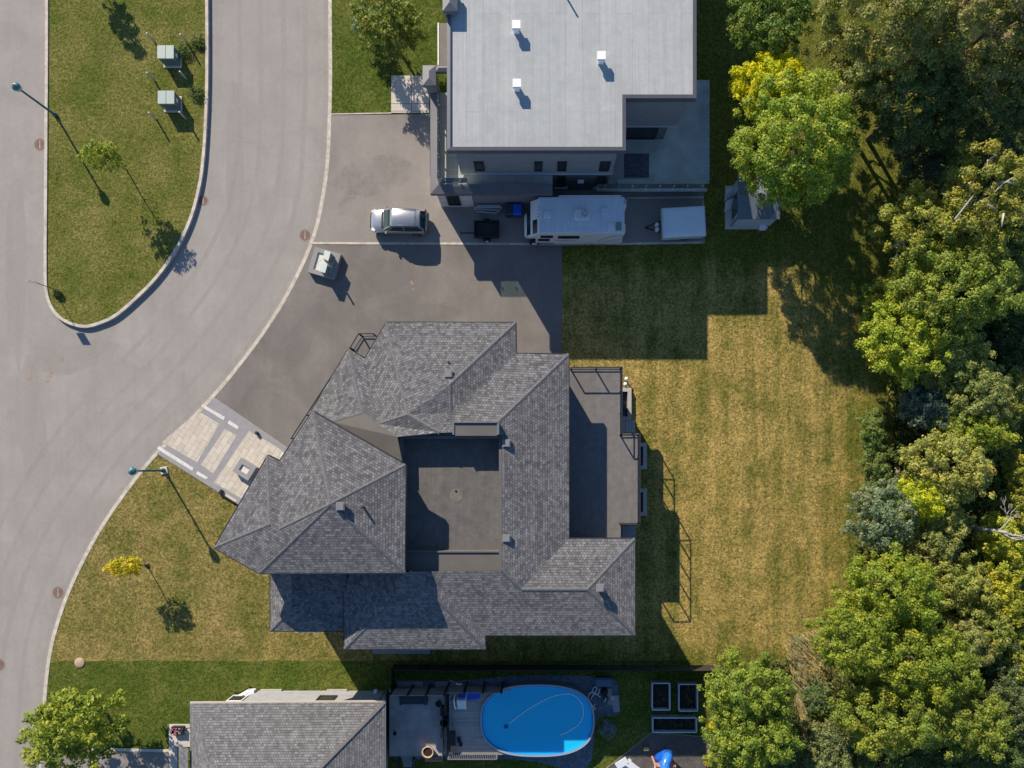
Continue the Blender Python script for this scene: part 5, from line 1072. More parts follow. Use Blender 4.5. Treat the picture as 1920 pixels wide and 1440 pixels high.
# silver car
def car():
    zc = 0.085; c0 = at(747, 417, .9); CX, CY = c0[0], c0[1] + .12; L = 4.25; Wd = 1.74; rz = math.pi - R(1.5)
    t = thing('parked_car', (CX, CY, zc), 'silver hatchback parked nose to the road on the drive', 'car', rz=rz)
    Mx = Matrix.Translation((CX, CY, zc)) @ Matrix.Rotation(rz, 4, 'Z')
    M_SIL = pmat('silver_paint', (0.50, 0.49, 0.47), 0.28, 0.02, 1, metal=0.75, coat=0.6)
    M_CARG = pmat('car_glass', (0.02, 0.05, 0.055), 0.03, 0.1, spec=1.0, coat=1.0)
    def G(b_): b_.v = [tuple(Mx @ Vector(v)) for v in b_.v]; return b_
    # lower body: stations along x, ring of (y,z); +x is the nose
    def sec(x, hw, zb, zs, zt, tuck=.9):
        pr = [(-hw * .86, zb), (-hw * .98, zb + .12), (-hw, zb + .32), (-hw * .985, zs - .08), (-hw * tuck, zs), (-hw * .5, zt), (0, zt + .012), (hw * .5, zt), (hw * tuck, zs), (hw * .985, zs - .08), (hw, zb + .32), (hw * .98, zb + .12), (hw * .86, zb)]
        return [(x, a, z) for a, z in pr]
    hw = Wd / 2
    st = [(-2.12, hw * .80, .34, .74, .78), (-2.06, hw * .92, .24, .86, .90), (-1.85, hw * .985, .20, .92, .96), (-1.2, hw, .20, .94, .97), (0, hw, .20, .93, .96), (.75, hw, .20, .92, .97), (1.05, hw * .995, .20, .90, .955), (1.5, hw * .975, .20, .84, .90), (1.82, hw * .92, .22, .76, .82), (2.02, hw * .80, .26, .66, .70), (2.12, hw * .62, .32, .56, .58)]
    b_ = MB(); b_.smooth = True; b_.loft([sec(*s) for s in st]); body = G(b_).build('body', M_SIL, t)
    # greenhouse in glass, roof panel and pillars above it
    def gh(x, w0, z0, w1, z1): return [(x, -w0, z0), (x + 0, -w1, z1), (x, w1, z1), (x, w0, z0)]
    g_ = MB(); g_.smooth = False
    roof = [(-1.62, .60), (-1.3, .655), (-.5, .68), (.25, .67), (.50, .63)]; zr = [1.50, 1.55, 1.575, 1.54, 1.47]
    base = [(-2.02, .74, .93), (-1.5, .80, .955), (-.5, .82, .955), (.6, .80, .955), (1.12, .70, .945)]
    rings = [[(bx_, -bw, bz - .03), (rx, -rw, z), (rx, rw, z), (bx_, bw, bz - .03)] for (bx_, bw, bz), (rx, rw), z in zip(base, roof, zr)]
    g_.loft(rings); G(g_).build('window_glass', M_CARG, t)
    r_ = MB(); r_.smooth = True
    r_.loft([[(rx, -rw - .02, z - .035), (rx, -rw * .93, z + .012), (rx, 0, z + .035), (rx, rw * .93, z + .012), (rx, rw + .02, z - .035)] for (rx, rw), z in zip([(-1.70, .58)] + roof, [1.47] + zr)]); G(r_).build('roof_panel', M_SIL, t)
    for s in (-1, 1):
        for (bx_, bw, bz), (rx, rw), z, wd in ((base[4], roof[4], zr[4], .08), (base[2], roof[2], zr[2], .07), (base[0], roof[0], zr[0], .12)):
            G(MB().beam((bx_ - (.05 if bx_ > 1 else 0), s * (bw + .01), bz - .02), (rx, s * (rw + .012), z - .01), wd, .04)).build('pillar', M_SIL, t)
        G(MB().tube([(-1.4, s * .58, 1.60), (-.4, s * .60, 1.625), (.2, s * .59, 1.59)], .018, 6)).build('roof_rail', M_GRMET, t)
        w_ = MB(); w_.smooth = True; w_.cbox((.86, s * (hw + .10), .92), (.14, .20, .13), 0, .03); G(w_).build('mirror', M_SIL, t)
        hl = MB(); hl.smooth = True; hl.cbox((1.83, s * hw * .78, .66), (.34, .26, .135), s * -.45, .05); G(hl).build('headlight', pmat('lamp_glass', (0.75, 0.75, 0.72), 0.1, 0.03, spec=.8), t)
        tl = MB(); tl.cbox((-2.0, s * hw * .84, .72), (.14, .20, .30), 0, .03); G(tl).build('taillight', pmat('red_lens', (0.16, 0.02, 0.02), 0.2, 0.05), t)
        for xx in (1.32, -1.28):
            wh = MB(); wh.tube([(xx, s * (hw - .22), .32), (xx, s * (hw + .005), .32)], .32, 24); wo_ = G(wh).build('wheel', M_BLACK, t)
            rm = MB(); rm.tube([(xx, s * (hw + .006), .32), (xx, s * (hw + .012), .32)], .2, 16); G(rm).build('rim', M_GRMET, wo_)
    bp = MB(); bp.smooth = True; bp.cbox((-2.10, 0, .30), (.16, 1.45, .42), 0, .05); G(bp).build('bumper', pmat('grey_bumper', (0.10, 0.10, 0.11), 0.5, 0.05), t)
    G(MB().beam((1.17, -.62, .955), (1.17, .62, .955), .10, .02)).build('cowl', M_BLACK, t); G(MB().beam((2.06, -.42, .60), (2.06, .42, .60), .05, .12)).build('grille', M_BLACK, t)
    G(MB().tube([(-1.3, .0, 1.6), (-1.42, 0, 1.70)], .012, 6)).build('antenna', M_BLACK, t)
    G(MB().beam((-1.35, -.58, 1.598), (-1.35, .58, 1.598), .015, .01)).build('hatch_seam', M_BLACK, t)
car()
# black utility trailer
q = at(912, 431, .6); X0, X1, Y0, Y1 = WX(889, .7), WX(936, .7), WY(445, .7), WY(414, .7); zz = .08
t = thing('utility_trailer', (q[0], q[1], zz), 'black open utility trailer parked by the bins', 'trailer')
M_TRB = pmat('black_trailer_paint', (0.018, 0.02, 0.024), 0.5, 0.1)
MB().box(X0 + .05, Y0 + .05, .42, X1 - .05, Y1 - .05, .47).build('floor', pmat('trailer_floor', (0.03, 0.035, 0.04), 0.8, 0.2), t)
for a in ((X0, Y0, X0 + .05, Y1), (X1 - .05, Y0, X1, Y1), (X0 + .051, Y0, X1 - .051, Y0 + .05), (X0 + .051, Y1 - .05, X1 - .051, Y1)): MB().box(a[0], a[1], .4, a[2], a[3], .82).build('side_panel', M_TRB, t)
MB().beam((X0 - 1.1, (Y0 + Y1) / 2 - .2, .42), (X0, (Y0 + Y1) / 2 - .2, .42), .07, .07).build('tow_bar', M_TRB, t); MB().cbox((X0 - 1.15, (Y0 + Y1) / 2 - .2, .38), (.14, .1, .12), 0, .02).build('hitch', M_GRMET, t)
for s, yy in ((-1, Y0 - .11), (1, Y1 + .11)):
    w_ = MB(); w_.tube([((X0 + X1) / 2, yy - .09, .35), ((X0 + X1) / 2, yy + .09, .35)], .27, 18); o = w_.build('wheel', M_BLACK, t); MB().tube([((X0 + X1) / 2, yy + s * .091, .35), ((X0 + X1) / 2, yy + s * .10, .35)], .13, 12).build('rim', M_WHITEM, o)
# bins
for px, cmat, lidm, lab in ((954, pmat('dark_green_bin', (0.02, 0.035, 0.035), 0.5, 0.1), pmat('dark_green_lid', (0.035, 0.055, 0.06), 0.45, 0.1), 'dark green wheeled bin against the garage wall'), (970, pmat('blue_bin', (0.01, 0.06, 0.40), 0.4, 0.05), pmat('blue_lid', (0.015, 0.11, 0.62), 0.35, 0.05), 'bright blue wheeled bin beside the motorhome')):
    x, y, _ = at(px, 391, 1.1); y += -.05; t = thing('wheeled_bin', (x, y, .08), lab, 'bin', 'wheeled bins')
    b1 = MB(); b1.loft([[(x + sx * a, y + sy_ * c, z) for sx, sy_ in ((-1, -1), (1, -1), (1, 1), (-1, 1))] for a, c, z in ((.22, .28, .12), (.29, .38, 1.02))]); b1.build('body', cmat, t)
    b1 = MB(); b1.loft([[(x + sx * a, y + sy_ * c + o_, z) for sx, sy_ in ((-1, -1), (1, -1), (1, 1), (-1, 1))] for a, c, o_, z in ((.32, .42, 0, 1.021), (.32, .42, 0, 1.07), (.26, .34, .02, 1.13))]); b1.build('lid', lidm, t)
    MB().tube([(x - .28, y + .42, 1.0), (x + .28, y + .42, 1.0)], .02, 6).build('handle', cmat, t)
    for s in (-1, 1): MB().tube([(x + s * .24, y + .32, .2), (x + s * .30, y + .32, .2)], .12, 12).build('wheel', M_BLACK, t)
# ladders / folded frames by the wall
t = thing('folded_ladder', at(914, 391, .1), 'folded aluminium ladders lying along the garage wall', 'ladder'); M_ALU = pmat('aluminium', (0.60, 0.62, 0.64), 0.35, 0.08, metal=0.4)
for k, (y0_, y1_, z, x0_, x1_) in enumerate(((386, 385.5, .8, 894, 938), (389, 389, .75, 890, 941), (392, 394.5, .5, 890, 936), (396.5, 400, .35, 893, 930))):
    MB().beam(at(x0_, y0_, z), at(x1_, y1_, z), .07, .10).build('side_rail', M_ALU, t)
for k in range(9):
    MB().beam(at(895 + k * 4.7, 386, .78), at(895 + k * 4.7, 389, .74), .04, .04).build('rung', M_ALU, t)
for a, c in (((890, 389), (890, 395)), ((936, 395), (940, 390)), ((930, 400), (937, 395))): MB().beam(at(*a, .5), at(*c, .5), .06, .06).build('brace', M_ALU, t)
b1 = MB(); b1.tube(catmull([(*at(901, 400, .1)[:2], .1), (*at(902, 407, .1)[:2], .1), (*at(906, 410.5, .1)[:2], .1), (*at(910, 408, .1)[:2], .1), (*at(912, 404, .1)[:2], .1)], 5), .02, 6); tag(b1.build('garden_hose', M_GRMET), 'thin pale hose loop on the asphalt below the ladders', 'hose')
# motorhome
def rv():
    zt = 3.1; X0, X1, Y0, Y1 = WX(1011, zt), WX(1171, zt), WY(436, zt), WY(369, zt); z0 = .085
    t = thing('motorhome', ((X0 + X1) / 2, (Y0 + Y1) / 2, z0), 'white motorhome with dark swoosh stripes parked in the shade', 'motorhome')
    M_RV = pmat('rv_white', (0.74, 0.75, 0.76), 0.4, 0.04, 2); M_RVR = pmat('rv_roof', (0.58, 0.62, 0.66), 0.6, 0.10, 1.2, stretch=(6, 0.5, 1))
    xm = WX(1039, 1.0)
    b_ = MB(); b_.box(xm, Y0, .45, X1, Y1, zt - .04); b_.build('body', M_RV, t)
    b_ = MB(); ys = (Y0, Y1)
    prof = [(xm - .001, .75), (xm - .001, zt - .05), (X0, zt - .05), (X0 - .05, zt - .35), (X0 - .62, 2.15), (X0 - .55, 1.95), (X0 - .25, 1.9), (X0 - .25, .75)]
    b_.loft([[(x, Y0 + .001, z) for x, z in prof], [(x, Y1 - .001, z) for x, z in prof]]); b_.build('cab_over', M_RV, t)
    MB().box(X0 + .02, Y0 + .06, zt - .05, X1 - .03, Y1 - .06, zt).build('roof_skin', M_RVR, t)
    xf = WX(983, 1.2); b_ = MB(); b_.smooth = True; yc = (Y0 + Y1) / 2; hwid = (WY(392, 1.2) - WY(441, 1.2)) / 2
    b_.loft([[(x, yc - hw, .45), (x, yc - hw, zt2 * .8), (x, yc - hw * .85, zt2), (x, yc, zt2 + .04), (x, yc + hw * .85, zt2), (x, yc + hw, zt2 * .8), (x, yc + hw, .45)] for x, hw, zt2 in ((xf, hwid * .75, .95), (xf + .15, hwid * .9, 1.12), (xf + .6, hwid, 1.25), (X0 - .2, hwid, 1.38))]); b_.build('hood', M_RV, t)
    b_ = MB(); b_.mesh([(X0 - .9, Y0 + .3, 1.36), (X0 - .9, Y1 - .3, 1.36), (X0 - .45, Y1 - .35, 1.95), (X0 - .45, Y0 + .35, 1.95)], [(0, 1, 2, 3)]); b_.build('windshield', M_PANE, t)
    # front clerestory window on the cab-over
    def onslope(u): return (X0 - .62 + .57 * u, 2.15 + .60 * u)
    (xa, za), (xb, zb) = onslope(.30), onslope(.85); b_ = MB(); b_.mesh([(xa - .02, Y0 + .12, za + .02), (xa - .02, Y0 + 1.1, za + .02), (xb - .02, Y0 + 1.1, zb + .02), (xb - .02, Y0 + .12, zb + .02)], [(0, 1, 2, 3)]); b_.build('window', M_DARK, t)
    for k in range(4): b_ = MB(); b_.cbox((X0 + .03 - .1, Y0 + 1.2 + k * .25, zt - .33), (.08, .08, .05), 0, .01); b_.build('marker_lamp', pmat('amber_lens', (0.5, 0.2, 0.05), 0.3, 0.05), t)
    for a, c, z_, w_, h_ in ((1015, 1035, 1.9, .9, .55), (1046, 1086, 1.75, 1.55, .62)):
        xx = (WX(a, z_) + WX(c, z_)) / 2; window(t, xx, Y0, z_, w_, h_, (0, -1), frame=M_BLACK, glass=M_DARK, depth=.02)
    window(t, X0 + .35, Y0, 1.15, .85, .55, (0, -1), frame=M_BLACK, glass=M_DARK, depth=.015)
    M_STR = pmat('navy_stripe', (0.03, 0.03, 0.05), 0.4, 0.05); M_STM = pmat('maroon_stripe', (0.12, 0.04, 0.05), 0.4, 0.05)
    def stripe(pts, m, w_=.05): MB().mesh(*strip([(WX(x, z), z) for x, z in pts], w_)).build('stripe', m, t)
    def strip(P, w_):
        vs = []; fs = []
        for i, (x, z) in enumerate(P): vs += [(x, Y0 - .006, z - w_ / 2), (x, Y0 - .006, z + w_ / 2)]
        for i in range(len(P) - 1): fs.append((2 * i, 2 * i + 2, 2 * i + 3, 2 * i + 1))
        return vs, fs
    stripe([(1041, 1.25), (1060, 1.3), (1078, 1.35)], M_STM, .06); stripe([(1090, 1.9), (1110, 2.3), (1125, 2.7)], M_STR, .04)
    stripe([(1120, 1.1), (1128, 1.5), (1138, 1.95), (1150, 2.3), (1160, 2.4), (1169, 2.35)], M_STR, .10); stripe([(1130, 1.05), (1145, 1.3), (1158, 1.55), (1167, 1.75)], M_STM, .06)
    b_ = MB(); b_.tube([(WX(1048, zt), Y1 + .09, zt - .12), (WX(1165, zt), Y1 + .09, zt - .12)], .07, 10); b_.build('awning_roll', M_WHITE, t)
    def rbox(x0, y0, x1, y1, h, n_, m, z=zt, bev=.06):
        a, c = at(x0, y0, z + h), at(x1, y1, z + h); b2 = MB(); b2.cbox(((a[0] + c[0]) / 2, (a[1] + c[1]) / 2, z), (c[0] - a[0], a[1] - c[1], h), 0, bev); return b2.build(n_, m, t)
    M_RVL = pmat('rv_cover_white', (0.62, 0.64, 0.66), 0.45, 0.04)
    rbox(1020, 394.5, 1033.5, 408, .12, 'roof_hatch', M_RVL); rbox(1126, 388, 1140, 402, .10, 'roof_hatch', M_RVR); rbox(1139.5, 417, 1153, 431, .12, 'roof_hatch', M_RVL); rbox(1155, 416, 1165.5, 432, .05, 'skylight', pmat('olive_plastic', (0.22, 0.24, 0.20), 0.4, 0.1), bev=.02)
    a = rbox(1077, 391, 1106, 412, .30, 'air_conditioner', M_RVL, bev=.14)
    gx, gy = WX(1096, zt + .3), WY(400, zt + .3)
    for k in range(8): q_ = k * math.pi / 4; MB().beam((gx + .10 * math.cos(q_), gy + .10 * math.sin(q_), zt + .31), (gx + .27 * math.cos(q_), gy + .27 * math.sin(q_), zt + .31), .03, .02).build('grille_bar', M_DKMET, a)
    rbox(1088, 430, 1109, 436, .03, 'roof_patch', M_RVL, bev=.005); rbox(1083, 417, 1090, 425, .02, 'roof_patch', M_RVL, bev=.005)
    for yy in (Y1 - .25, Y1 - .65): MB().tube([(X1 + .12, yy, .9), (X1 + .12, yy, zt + .1), (X1 - .15, yy, zt + .12)], .025, 6).build('ladder_rail', M_WHITEM, t)
    for k in range(6): MB().tube([(X1 + .12, Y1 - .65, 1.1 + k * .35), (X1 + .12, Y1 - .25, 1.1 + k * .35)], .02, 6).build('ladder_rung', M_WHITEM, t)
    b_ = MB(); b_.cbox((X1 + .12, Y0 + .75, 1.1), (.24, .7, .7), 0, .08); b_.build('spare_wheel_cover', M_RVL, t)
    MB().box(X1 + .001, Y0 + .1, .5, X1 + .14, Y1 - .1, .66).build('rear_bumper', M_RV, t)
    for xx in (WX(1002, .4), WX(1103, .4)):
        for s, yy in ((-1, Y0 + .03), (1, Y1 - .03)):
            w_ = MB(); w_.tube([(xx, yy - .0 * s, .43), (xx, yy - .26 * s, .43)], .37, 22); w_.v = [(a, c, d) for a, c, d in w_.v]; o = w_.build('wheel', M_BLACK, t); MB().tube([(xx, yy + s * .004, .43), (xx, yy + s * .03, .43)], .2, 14).build('rim', M_WHITEM, o)
rv()
# folded camper
X0, X1, Y0, Y1 = WX(1241, 1.45), WX(1324, 1.45), WY(444, 1.45), WY(386, 1.45); cx, cy = (X0 + X1) / 2, (Y0 + Y1) / 2; rz = R(3)
t = thing('folding_camper', (cx, cy, .08), 'low white folded camper trailer at the end of the drive', 'camper', rz=rz); L_, W_ = X1 - X0 - .05, Y1 - Y0 - .1
Mc = Matrix.Translation((cx, cy, .08)) @ Matrix.Rotation(rz, 4, 'Z')
def G2(b_): b_.v = [tuple(Mc @ Vector(v)) for v in b_.v]; return b_
M_CMP = pmat('camper_white', (0.66, 0.72, 0.75), 0.5, 0.06, 1.2)
b1 = MB(); b1.cbox((0, 0, .42), (L_ - .14, W_ - .14, .62), 0, .03); G2(b1).build('body', pmat('camper_side', (0.50, 0.52, 0.54), 0.5, 0.06), t)
b1 = MB(); b1.smooth = False; b1.loft([[(sx * (L_ / 2 - a), sy_ * (W_ / 2 - c), z) for sx, sy_ in ((-1, -1), (1, -1), (1, 1), (-1, 1))] for a, c, z in ((0, 0, 1.05), (0, 0, 1.28), (.1, .08, 1.38), (.5, .3, 1.42))]); G2(b1).build('roof', M_CMP, t)
b1 = MB(); b1.cbox((.45, -.05, 1.42), (.42, .42, .06), 0, .03); G2(b1).build('roof_vent', M_CMP, t)
b1 = MB(); b1.beam((-L_ / 2 - 1.1, 0, .40), (-L_ / 2, .4, .40), .08, .08); b1.beam((-L_ / 2 - 1.1, 0, .40), (-L_ / 2, -.4, .40), .08, .08); G2(b1).build('tow_frame', M_TRB, t)
for s in (-1, 1): b1 = MB(); b1.lathe((-L_ / 2 - .28, s * .17 - .1, .45), [(.13, 0), (.15, .1), (.15, .35), (.06, .45)], 16); G2(b1).build('gas_bottle', M_WHITE, t)
b1 = MB(); b1.tube([(-L_ / 2 - 1.05, .1, .4), (-L_ / 2 - .95, .1, .95)], .03, 8); G2(b1).build('jack', M_GRMET, t)
b1 = MB(); b1.tube([(L_ / 2 + .02, -.1, .9), (L_ / 2 + .18, -.1, .9)], .32, 18); G2(b1).build('spare_wheel', pmat('dark_blue_cover', (0.02, 0.04, 0.09), 0.5, 0.1), t)
for s in (-1, 1):
    b1 = MB(); b1.tube([(.2, s * (W_ / 2 - .1), .32), (.2, s * (W_ / 2 - .3), .32)], .30, 18); G2(b1).build('wheel', M_BLACK, t)
# shed
t = thing('garden_shed', at(1408, 400, 0), 'white garden shed with blue grey roof half under the round tree', 'shed')
xa, xb, ya = WX(1372, .1), WX(1443, .1), WY(424, .1); yb = ya + 2.9; ze = 1.95
M_SHW = brick_mat('white_shed_siding', (0.50, 0.52, 0.54), (0.54, 0.56, 0.58), (0.36, 0.38, 0.40), 3.0, 0.14, 0.006)
MB().box(xa - .5, ya - .22, 0.05, xb - .15, yb + .1, 0.14).build('base', M_CONC, t)
b1 = MB(); yc = (ya + yb) / 2
b1.loft([[(x, ya, .14), (x, yb, .14), (x, yb, ze), (x, yc, ze + .40), (x, ya, ze)] for x in (xa, xb)]); b1.build('wall', M_SHW, t, uv=True)
b1 = MB()
for s, yy in ((-1, ya - .12), (1, yb + .12)):
    b1.loft([[(x, yy, ze - .03), (x, yc, ze + .45), (x, yc, ze + .51), (x, yy, ze + .03)] for x in (xa - .12, xb + .12)])
b1.build('roof', pmat('blue_grey_roofing', (0.14, 0.17, 0.20), 0.8, 0.15, 3), t)
MB().box(xa - .02, yc - 1.0, .15, xa - .001, yc + .6, 1.75).build('doorway', M_DARK, t)
for k in range(6):
    MB().beam((xa - .08 - k * .10, yc - .15 - k * .05, .2), (xa - .06 - k * .09, yc + .45 - k * .04, .75), .05, .04).build('rack_slat', M_ALU, t)
    MB().beam((xa - .08 - k * .10, yc + .65 - k * .05, .2), (xa - .06 - k * .09, yc + 1.25 - k * .04, .75), .05, .04).build('rack_slat', M_ALU, t)
MB().beam((xa - .05, yc + .55, .6), (xa - .62, yc + .25, .6), .05, .05).build('rack_rail', M_BLACK, t)
MB().beam((xa - .09, ya - .02, .15), (xa - .09, ya - .02, ze), .04, .04).build('corner_trim', M_BLACK, t)
q = at(1431, 425, .35); b1 = MB(); b1.cbox((q[0], q[1], .06), (.5, .4, .3), 0, .04); t2 = thing('tool_box', (q[0], q[1], .06), 'small white box on the grass against the shed wall', 'box'); b1.build('body', M_WHITEM, t2); MB().cbox((q[0] + .08, q[1] + .06, .361), (.26, .2, .05), 0, .02).build('lid', M_WHITE, t2)

# ------------------------------------------------------------------ trees and plants
def leaves_mesh(name, C, Rr, n, size, mat, parent, up=0.45, flat=0.75, jit=0.5, shell=(0.35, 1.25), lower=-0.35):
    """C: clump centres (k,3), Rr: clump radii; n leaves on the clump shells"""
    C = np.asarray(C); Rr = np.asarray(Rr); pr = Rr ** 2 / (Rr ** 2).sum()
    idx = rng.choice(len(C), n, p=pr); d = rng.normal(size=(n, 3)); d /= np.linalg.norm(d, axis=1)[:, None]
    d[:, 2] = np.where(d[:, 2] < lower, -d[:, 2], d[:, 2])
    rad = rng.uniform(shell[0], shell[1], n) * Rr[idx]
    p = C[idx] + d * rad[:, None] * np.array([1, 1, flat])
    p[:, 2] = np.maximum(p[:, 2], 0.12)
    nn = d + rng.normal(size=(n, 3)) * jit + np.array([0, 0, up]); nn /= np.linalg.norm(nn, axis=1)[:, None]
    t = np.cross(nn, rng.normal(size=(n, 3))); t /= np.linalg.norm(t, axis=1)[:, None]; b_ = np.cross(nn, t)
    s = size * rng.uniform(.5, 1.4, n)[:, None]
    V = np.stack([p - t * s * .55, p + b_ * s * .34 + nn * s * .08, p + t * s * .55, p - b_ * s * .34 + nn * s * .08], 1).reshape(-1, 3)
    if parent is not None: V = V - np.array(parent.location)
    me = bpy.data.meshes.new(name); me.vertices.add(4 * n); me.vertices.foreach_set('co', V.ravel().astype(np.float32))
    me.loops.add(4 * n); me.loops.foreach_set('vertex_index', np.arange(4 * n, dtype=np.int32))
    me.polygons.add(n); me.polygons.foreach_set('loop_start', np.arange(0, 4 * n, 4, dtype=np.int32)); me.polygons.foreach_set('loop_total', np.full(n, 4, dtype=np.int32))
    me.update(calc_edges=True); me.materials.append(mat)
    o = bpy.data.objects.new(name, me); col.objects.link(o)
    if parent is not None: o.parent = parent
    return o
def limb_set(b_, base, top, spread, nb, r0, twig=True, seed=0):
    rr = random.Random(seed); base = Vector(base); top = Vector(top)
    b_.tube([base, base.lerp(top, .35) + Vector((rr.uniform(-.1, .1), rr.uniform(-.1, .1), 0)), base.lerp(top, .7), top], [r0, r0 * .75, r0 * .5, r0 * .2], 10)
    for k in range(nb):
        u = rr.uniform(.3, .8); s = base.lerp(top, u); a = k * 2.4 + rr.random(); L = spread * (1.15 - u * .7)
        e = s + Vector((math.cos(a) * L, math.sin(a) * L, L * rr.uniform(.35, .8))); m = s.lerp(e, .5) + Vector((0, 0, -.08 * L)); rb_ = r0 * (.5 - .3 * u)
        b_.tube([s, m, e], [rb_, rb_ * .7, rb_ * .25], 7)
        if twig:
            for j in range(3):
                s2 = s.lerp(e, rr.uniform(.35, .85)); a2 = a + rr.uniform(-1, 1); L2 = L * .45; b_.tube([s2, s2 + Vector((math.cos(a2) * L2, math.sin(a2) * L2, L2 * .6))], [rb_ * .4, rb_ * .12], 5)
GAIN = 1.45
def tree(name, label, cat, px, py, r, top, bot, colr, n=None, size=0.17, group=None, trunk=(0.13, 0.10, 0.08), r0=None, kc=1.0, irr=0.22, warm=None, ry=None, bark=None, jit=.45, base=None, seed=0, crf=None, csz=0.34, trans=.38, fill=1.0, blobs=None, var=.45):
    """crown seen centred on pixel (px,py), pixel radii r (x) and ry (y), crown from z=bot to z=top"""
    zc = (top + bot) / 2; cx, cy, _ = at(px, py, zc); k = (H - zc) / F; Rx, Ry = r * k, (ry or r) * k; Rz = (top - bot) / 2
    bx_, by_ = (at(*base)[:2] if base else (cx, cy)); rr = random.Random(hash((px, py)) & 0xffff)
    t = thing(name, (bx_, by_, 0.0), label, cat, group)
    Rm = math.sqrt(Rx * Ry); C = []; RR = []
    cs = csz * (0.55 + 0.16 * Rm) if Rm > .9 else Rm * .42
    M = blobs or int(min(650, max(10, 2.7 * fill * Rx * Ry / (cs * cs) + 6)))
    sdv = Vector((rr.uniform(0, 50), rr.uniform(0, 50), rr.uniform(0, 50)))
    for i in range(M):
        z = 1 - (i + .5) / M * 1.5; a = i * 2.39996 + rr.uniform(-.3, .3); h = math.sqrt(max(0, 1 - z * z)); d = Vector((math.cos(a) * h, math.sin(a) * h, z))
        f = 1 + irr * 1.5 * noise.noise(d * 1.7 + sdv) + irr * .9 * noise.noise(d * 4.3 + sdv)
        f *= rr.uniform(.80, 1.0) if rr.random() > .2 else rr.uniform(.5, .75)
        w_ = cs * rr.uniform(.65, 1.3); q = max(.2, 1 - w_ / Rm * .6)
        C.append((cx + d.x * Rx * f * q, cy + d.y * Ry * f * q, zc + z * Rz * f * q)); RR.append(w_)
    n = n or int(min(75000, 3000 * Rx * Ry * fill))
    m_ = leafm('leaf_%s_%d_%d_%d' % (name, colr[0] * 1000, colr[1] * 1000, colr[2] * 1000), tuple(x * GAIN for x in colr), warm=warm, trans=trans, var=var)
    leaves_mesh('crown', C, RR, n, size, m_, t, jit=jit)
    b_ = MB(); rr0 = r0 or max(.05, .05 * Rm)
    limb_set(b_, (bx_, by_, 0), (cx, cy, zc + Rz * .35), Rm * .7, max(4, int(4 + Rm)), rr0, seed=int(px)); b_.build('trunk', bark or pmat('tree_bark', trunk, 0.9, 0.3, 8, 0.5), t)
    return t
YG = (0.20, 0.235, 0.030); G1 = (0.115, 0.165, 0.030); G2_ = (0.075, 0.115, 0.026); DG = (0.040, 0.068, 0.024); OL = (0.17, 0.185, 0.045); SV = (0.15, 0.19, 0.105); BLU = (0.10, 0.145, 0.115); YEL = (0.40, 0.33, 0.012); BYG = (0.27, 0.30, 0.020)
W_BARK = pmat('pale_bark', (0.42, 0.40, 0.36), 0.8, 0.25, 6, 0.3)
# --- street side
tree('young_tree', 'young bright green tree leaning over the grass island', 'tree', 195, 293, 38, 4.7, 2.0, YG, size=.15, n=2300, base=(240, 320), crf=(.22, .36), ry=26, r0=.05, kc=.4, irr=.4, seed=1)
tree('young_tree', 'small golden yellow tree on the front lawn of the big house', 'tree', 234, 1063, 35, 3.6, 1.6, YEL, size=.14, n=1700, base=(277, 1060), ry=17, crf=(.22, .36), r0=.05, kc=.4, irr=.3)
b1 = MB(); x, y, _ = at(277, 1060); b1.cbox((x, y, .062), (.3, .2, .12), 0, .02); tag(b1.build('tree_stake', M_DKMET), 'dark metal stake cover at the foot of the small yellow tree', 'stake')
tree('maple_tree', 'yellow green maple spreading over the kerb at the lower left', 'tree', 140, 1365, 86, 5.6, 1.6, YG, size=.19, ry=76, n=13000, irr=.35, crf=(.16, .30), kc=2)
tree('maple_tree', 'leafy olive green tree on the clipped front lawn of the flat roofed house', 'tree', 732, 48, 62, 4.8, 1.2, (0.15, 0.19, 0.035), size=.16, ry=58, n=9500, irr=.3, crf=(.18, .32), warm=(0.27, 0.24, 0.04))
tree('silver_shrub', 'pale silvery shrub left of the olive green lawn tree', 'shrub', 684, 42, 24, 2.6, .5, SV, size=.13, n=2300, irr=.2, ry=30)
tree('slender_tree', 'slender dark tree at the top edge of the grass island', 'tree', 138, -88, 24, 4.6, .4, G2_, size=.14, ry=24, n=3600, base=(180, -45), crf=(.3, .45))
for (px, py, r, h, lab) in ((108, 551, 9, .5, 'small dark bush at the foot of the island sign'), (345, 95, 16, .5, 'low green bush beside the upper transformer'), (370, 175, 16, .5, 'low green bush between the kerb and the lower transformer'), (372, 80, 14, .45, 'low green bush at the kerb above the lower transformer')):
    tree('bush', lab, 'bush', px, py, r, h, 0.1, G2_ if r > 10 else DG, size=.09, n=500 if r < 12 else 700, r0=.02, irr=.4, crf=(.3, .5))
# --- pool garden
tree('lavender_shrub', 'round blue flowering shrub beside the pool', 'shrub', 1139, 1366, 17, .9, .1, (0.13, 0.17, 0.15), size=.12, n=1300, r0=.03, warm=(0.30, 0.32, 0.42))
tree('golden_shrub', 'round golden shrub beside the long garden bed', 'shrub', 1334, 1362, 9, .9, .1, YEL, size=.10, n=700, r0=.03, irr=.1)
tree('golden_shrub', 'round golden shrub at the edge of the play gravel', 'shrub', 1329, 1427, 10, .9, .1, YEL, size=.10, n=800, r0=.03, irr=.1)
